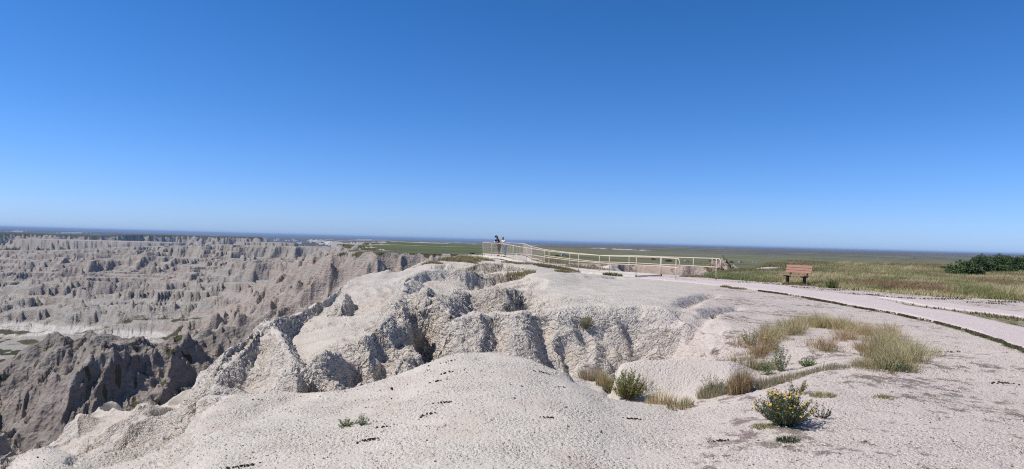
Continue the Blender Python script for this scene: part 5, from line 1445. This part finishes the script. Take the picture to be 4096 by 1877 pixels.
# ------------------------------------------------------------------ junipers and far shrubs
M_jun = mat_foliage('juniper_foliage', .8, .15); M_bark = flat_mat('grey_bark', (.12, .09, .07), .9, .3, 8)
def tree(name, label, cat, c, h, rad, seed, leaf=.075, n=5200, col=(.070, .115, .050), alt=(.11, .15, .06), group=None, trunk=True):
    r = np.random.default_rng(seed)
    root = thing(name, label, cat, tuple(c), group=group)
    if trunk:
        m = MB(); m.tube([(0, 0, -.1), (rad * .05, 0, h * .3), (0, rad * .06, h * .75)], [rad * .10, rad * .07, rad * .03], 7)
        for k in range(6):
            a = r.uniform(0, 6.28); z0 = h * r.uniform(.15, .5); m.tube([(0, 0, z0), (math.cos(a) * rad * .4, math.sin(a) * rad * .4, z0 + h * .15), (math.cos(a) * rad * .75, math.sin(a) * rad * .75, z0 + h * .25)], [rad * .05, rad * .035, rad * .015], 5)
        m.build('trunk', M_bark, root, True)
    nc_ = 46; cen = []
    while len(cen) < nc_:
        p = r.uniform(-1, 1, 3); p[2] = abs(p[2])
        d = np.linalg.norm(p * np.array([1, 1, 1.0]))
        if .45 < d < 1.0: cen.append(p)
    cen = np.array(cen); csz = r.uniform(.20, .36, nc_)
    k = r.integers(0, nc_, n); q = r.normal(size=(n, 3)); q /= np.linalg.norm(q, axis=1)[:, None]; q *= r.random((n, 1)) ** .4
    pt = cen[k] * np.array([.80, .80, .74]) + q * csz[k][:, None]
    pt[:, 2] = np.abs(pt[:, 2]) + .02
    pos = pt * np.array([rad, rad, h * .95])
    tone = r.uniform(.7, 1.35, nc_)[k][:, None]
    C = colvar(col, n, .18, r, alt=alt, pa=.35) * tone
    col_mesh('crown', [cards(pos, leaf * r.uniform(.6, 1.4, n), np.clip(C, .004, .6), r, up=.5, asp=.45)], M_jun, root)
    return root
JG = 'dark green junipers at the far side of the meadow'
JUN = [(3862, 1046, 48, 1.05, 'rounded juniper in front of the others, at the left end of the dark clump'), (3908, 1030, 56, .95, 'juniper just behind the front rounded one'),
       (3940, 1021, 64, 1.1, 'tall juniper left of the highest top of the clump'), (3985, 1017, 66, 1.25, 'highest juniper in the middle of the dark clump'), (4035, 1021, 67, 1.2, 'broad juniper right of the highest one'),
       (4078, 1031, 66, .9, 'lower juniper in the dip near the right edge'), (4125, 1026, 70, 1.3, 'juniper cut by the right edge of the photo'), (3960, 1052, 58, .8, 'low juniper at the front foot of the clump, among brown grass'), (4030, 1060, 60, .8, 'low juniper at the right front foot of the clump')]
for i, (px, pt, D, rad, lab) in enumerate(JUN):
    q = P(px, pt, D); g = Hs(q.x, q.y); tree('juniper', lab, 'juniper', Vector((q.x, q.y, g)), max(.75, q.z - g) * 1.16, rad * 1.28, 100 + i, group=JG, n=11000)
q = P(3782, 1061, 66); g = Hs(q.x, q.y)
tree('juniper', 'small separate juniper left of the dark clump', 'juniper', Vector((q.x, q.y, g)), max(.35, q.z - g), .62, 130, n=2500, group=JG)

def far_shrub(label, px, pbase, wpx, hpx, seed, name='dark_shrub', D=None, col=(.040, .060, .034)):
    c = hit(px, pbase) if D is None else P(px, pbase, D)
    if D is not None: c.z = Hs(c.x, c.y)
    D_ = c.y; w = wpx / F * D_; h = hpx / F * D_
    tree(name, label, 'shrub', c, h, w / 2, seed, leaf=max(w * .035, .05), n=900, col=col, alt=(.06, .08, .04), group='dark shrubs dotted over the land beyond the walkway', trunk=False)
far_shrub('wide dark juniper shrub among the pale mounds behind the middle of the walkway', 2540, 1075, 78, 22, 201, D=82)
far_shrub('dark green oval shrub on the prairie between the two railing ends', 2674, 1047, 34, 11, 202)
far_shrub('dark shrub half hidden by a far rail post, on the lip of the pale gully', 2771, 1056, 22, 16, 203, D=90)
far_shrub('green bush in the gully under the rounded end of the far railing', 2822, 1100, 34, 26, 204, D=52, col=(.06, .09, .04))
far_shrub('lone tiny dark tree high on the prairie above the far rail end', 2893, 1027, 8, 9, 205)
far_shrub('long low dark thicket right of the far rail end', 2927, 1051, 26, 8, 206)
far_shrub('small dark shrub between the rail end and the long thicket', 2907, 1051, 7, 7, 207)
far_shrub('dark shrub on the prairie skyline of the meadow above the bench', 3257, 1051, 15, 7, 208)
far_shrub('dark shrub at the meadow edge left of the juniper clump', 3590, 1062, 15, 9, 209)
far_shrub('tiny dark tree far out on the brown plain', 3658, 1034, 7, 6, 210)
far_shrub('dark shrub row behind the walkway, left one', 2228, 1024, 24, 6, 211)
far_shrub('dark shrub row behind the walkway, right one beside the white vehicle', 2272, 1026, 16, 5, 212)

# ------------------------------------------------------------------ vehicles at the far camp ground
M_glass = flat_mat('dark_car_glass', (.02, .025, .03), .15, .02, 3, spec=.6); M_tyre = flat_mat('black_tyre', (.02, .02, .02), .9, .1, 3)
PAINT = {'white': flat_mat('white_paint', (.80, .80, .80), .35, .02, 3, spec=.5), 'red': flat_mat('red_paint', (.40, .05, .04), .35, .02, 3, spec=.5), 'dark': flat_mat('dark_paint', (.04, .035, .035), .35, .02, 3, spec=.5)}
def car(label, px, pbase, colr, rz, L_=4.8):
    c = hit(px, pbase); root = thing('parked_car', label, 'car', tuple(c), rz, 'cars parked far out on the prairie'); k = L_ / 4.8
    root.scale = (k, k, k)
    def prof(name, pts, w, mat):
        m = MB(); n = len(pts)
        for s in (-1, 1):
            m.v += [(x_, s * w / 2, z_) for x_, z_ in pts]
        m.f = [tuple(range(n)), tuple(reversed(range(n, 2 * n)))] + [(i, n + i, n + (i + 1) % n, (i + 1) % n) for i in range(n)]
        return m.build(name, mat, root, bev=.05)
    prof('body', [(-2.35, .35), (2.35, .35), (2.4, .75), (2.2, .98), (1.2, 1.05), (-2.2, 1.08), (-2.4, .8)], 1.8, PAINT[colr])
    prof('cabin_glass', [(-2.0, 1.06), (1.05, 1.04), (.45, 1.52), (-1.6, 1.55)], 1.62, M_glass)
    prof('roof', [(-1.65, 1.56), (.50, 1.53), (.42, 1.63), (-1.5, 1.66)], 1.60, PAINT[colr])
    for sx in (-1.45, 1.45):
        for sy in (-.82, .82):
            m = MB(); m.tube([(sx, sy - .11, .34), (sx, sy + .11, .34)], .34, 12); m.build('wheel', M_tyre, root)
car('red car far out on the prairie behind the walkway', 2613, 1040, 'red', .2, 5.6)
car('white car on the prairie between the two railing ends', 2749, 1047, 'white', .1, 6.0)
car('dark car below the far rail, right of the white one', 2842, 1047, 'dark', .0)
car('white car on the prairie right of the long dark thicket', 2964, 1051, 'white', .3, 5.6)
car('white car on the prairie nearer to the bench', 3020, 1052, 'white', -.2, 5.6)
car('low dark car on the prairie right of the bench', 3401, 1055, 'dark', .05, 6.0)
car('white car beside the dark shrub row behind the walkway', 2256, 1025, 'white', .2)
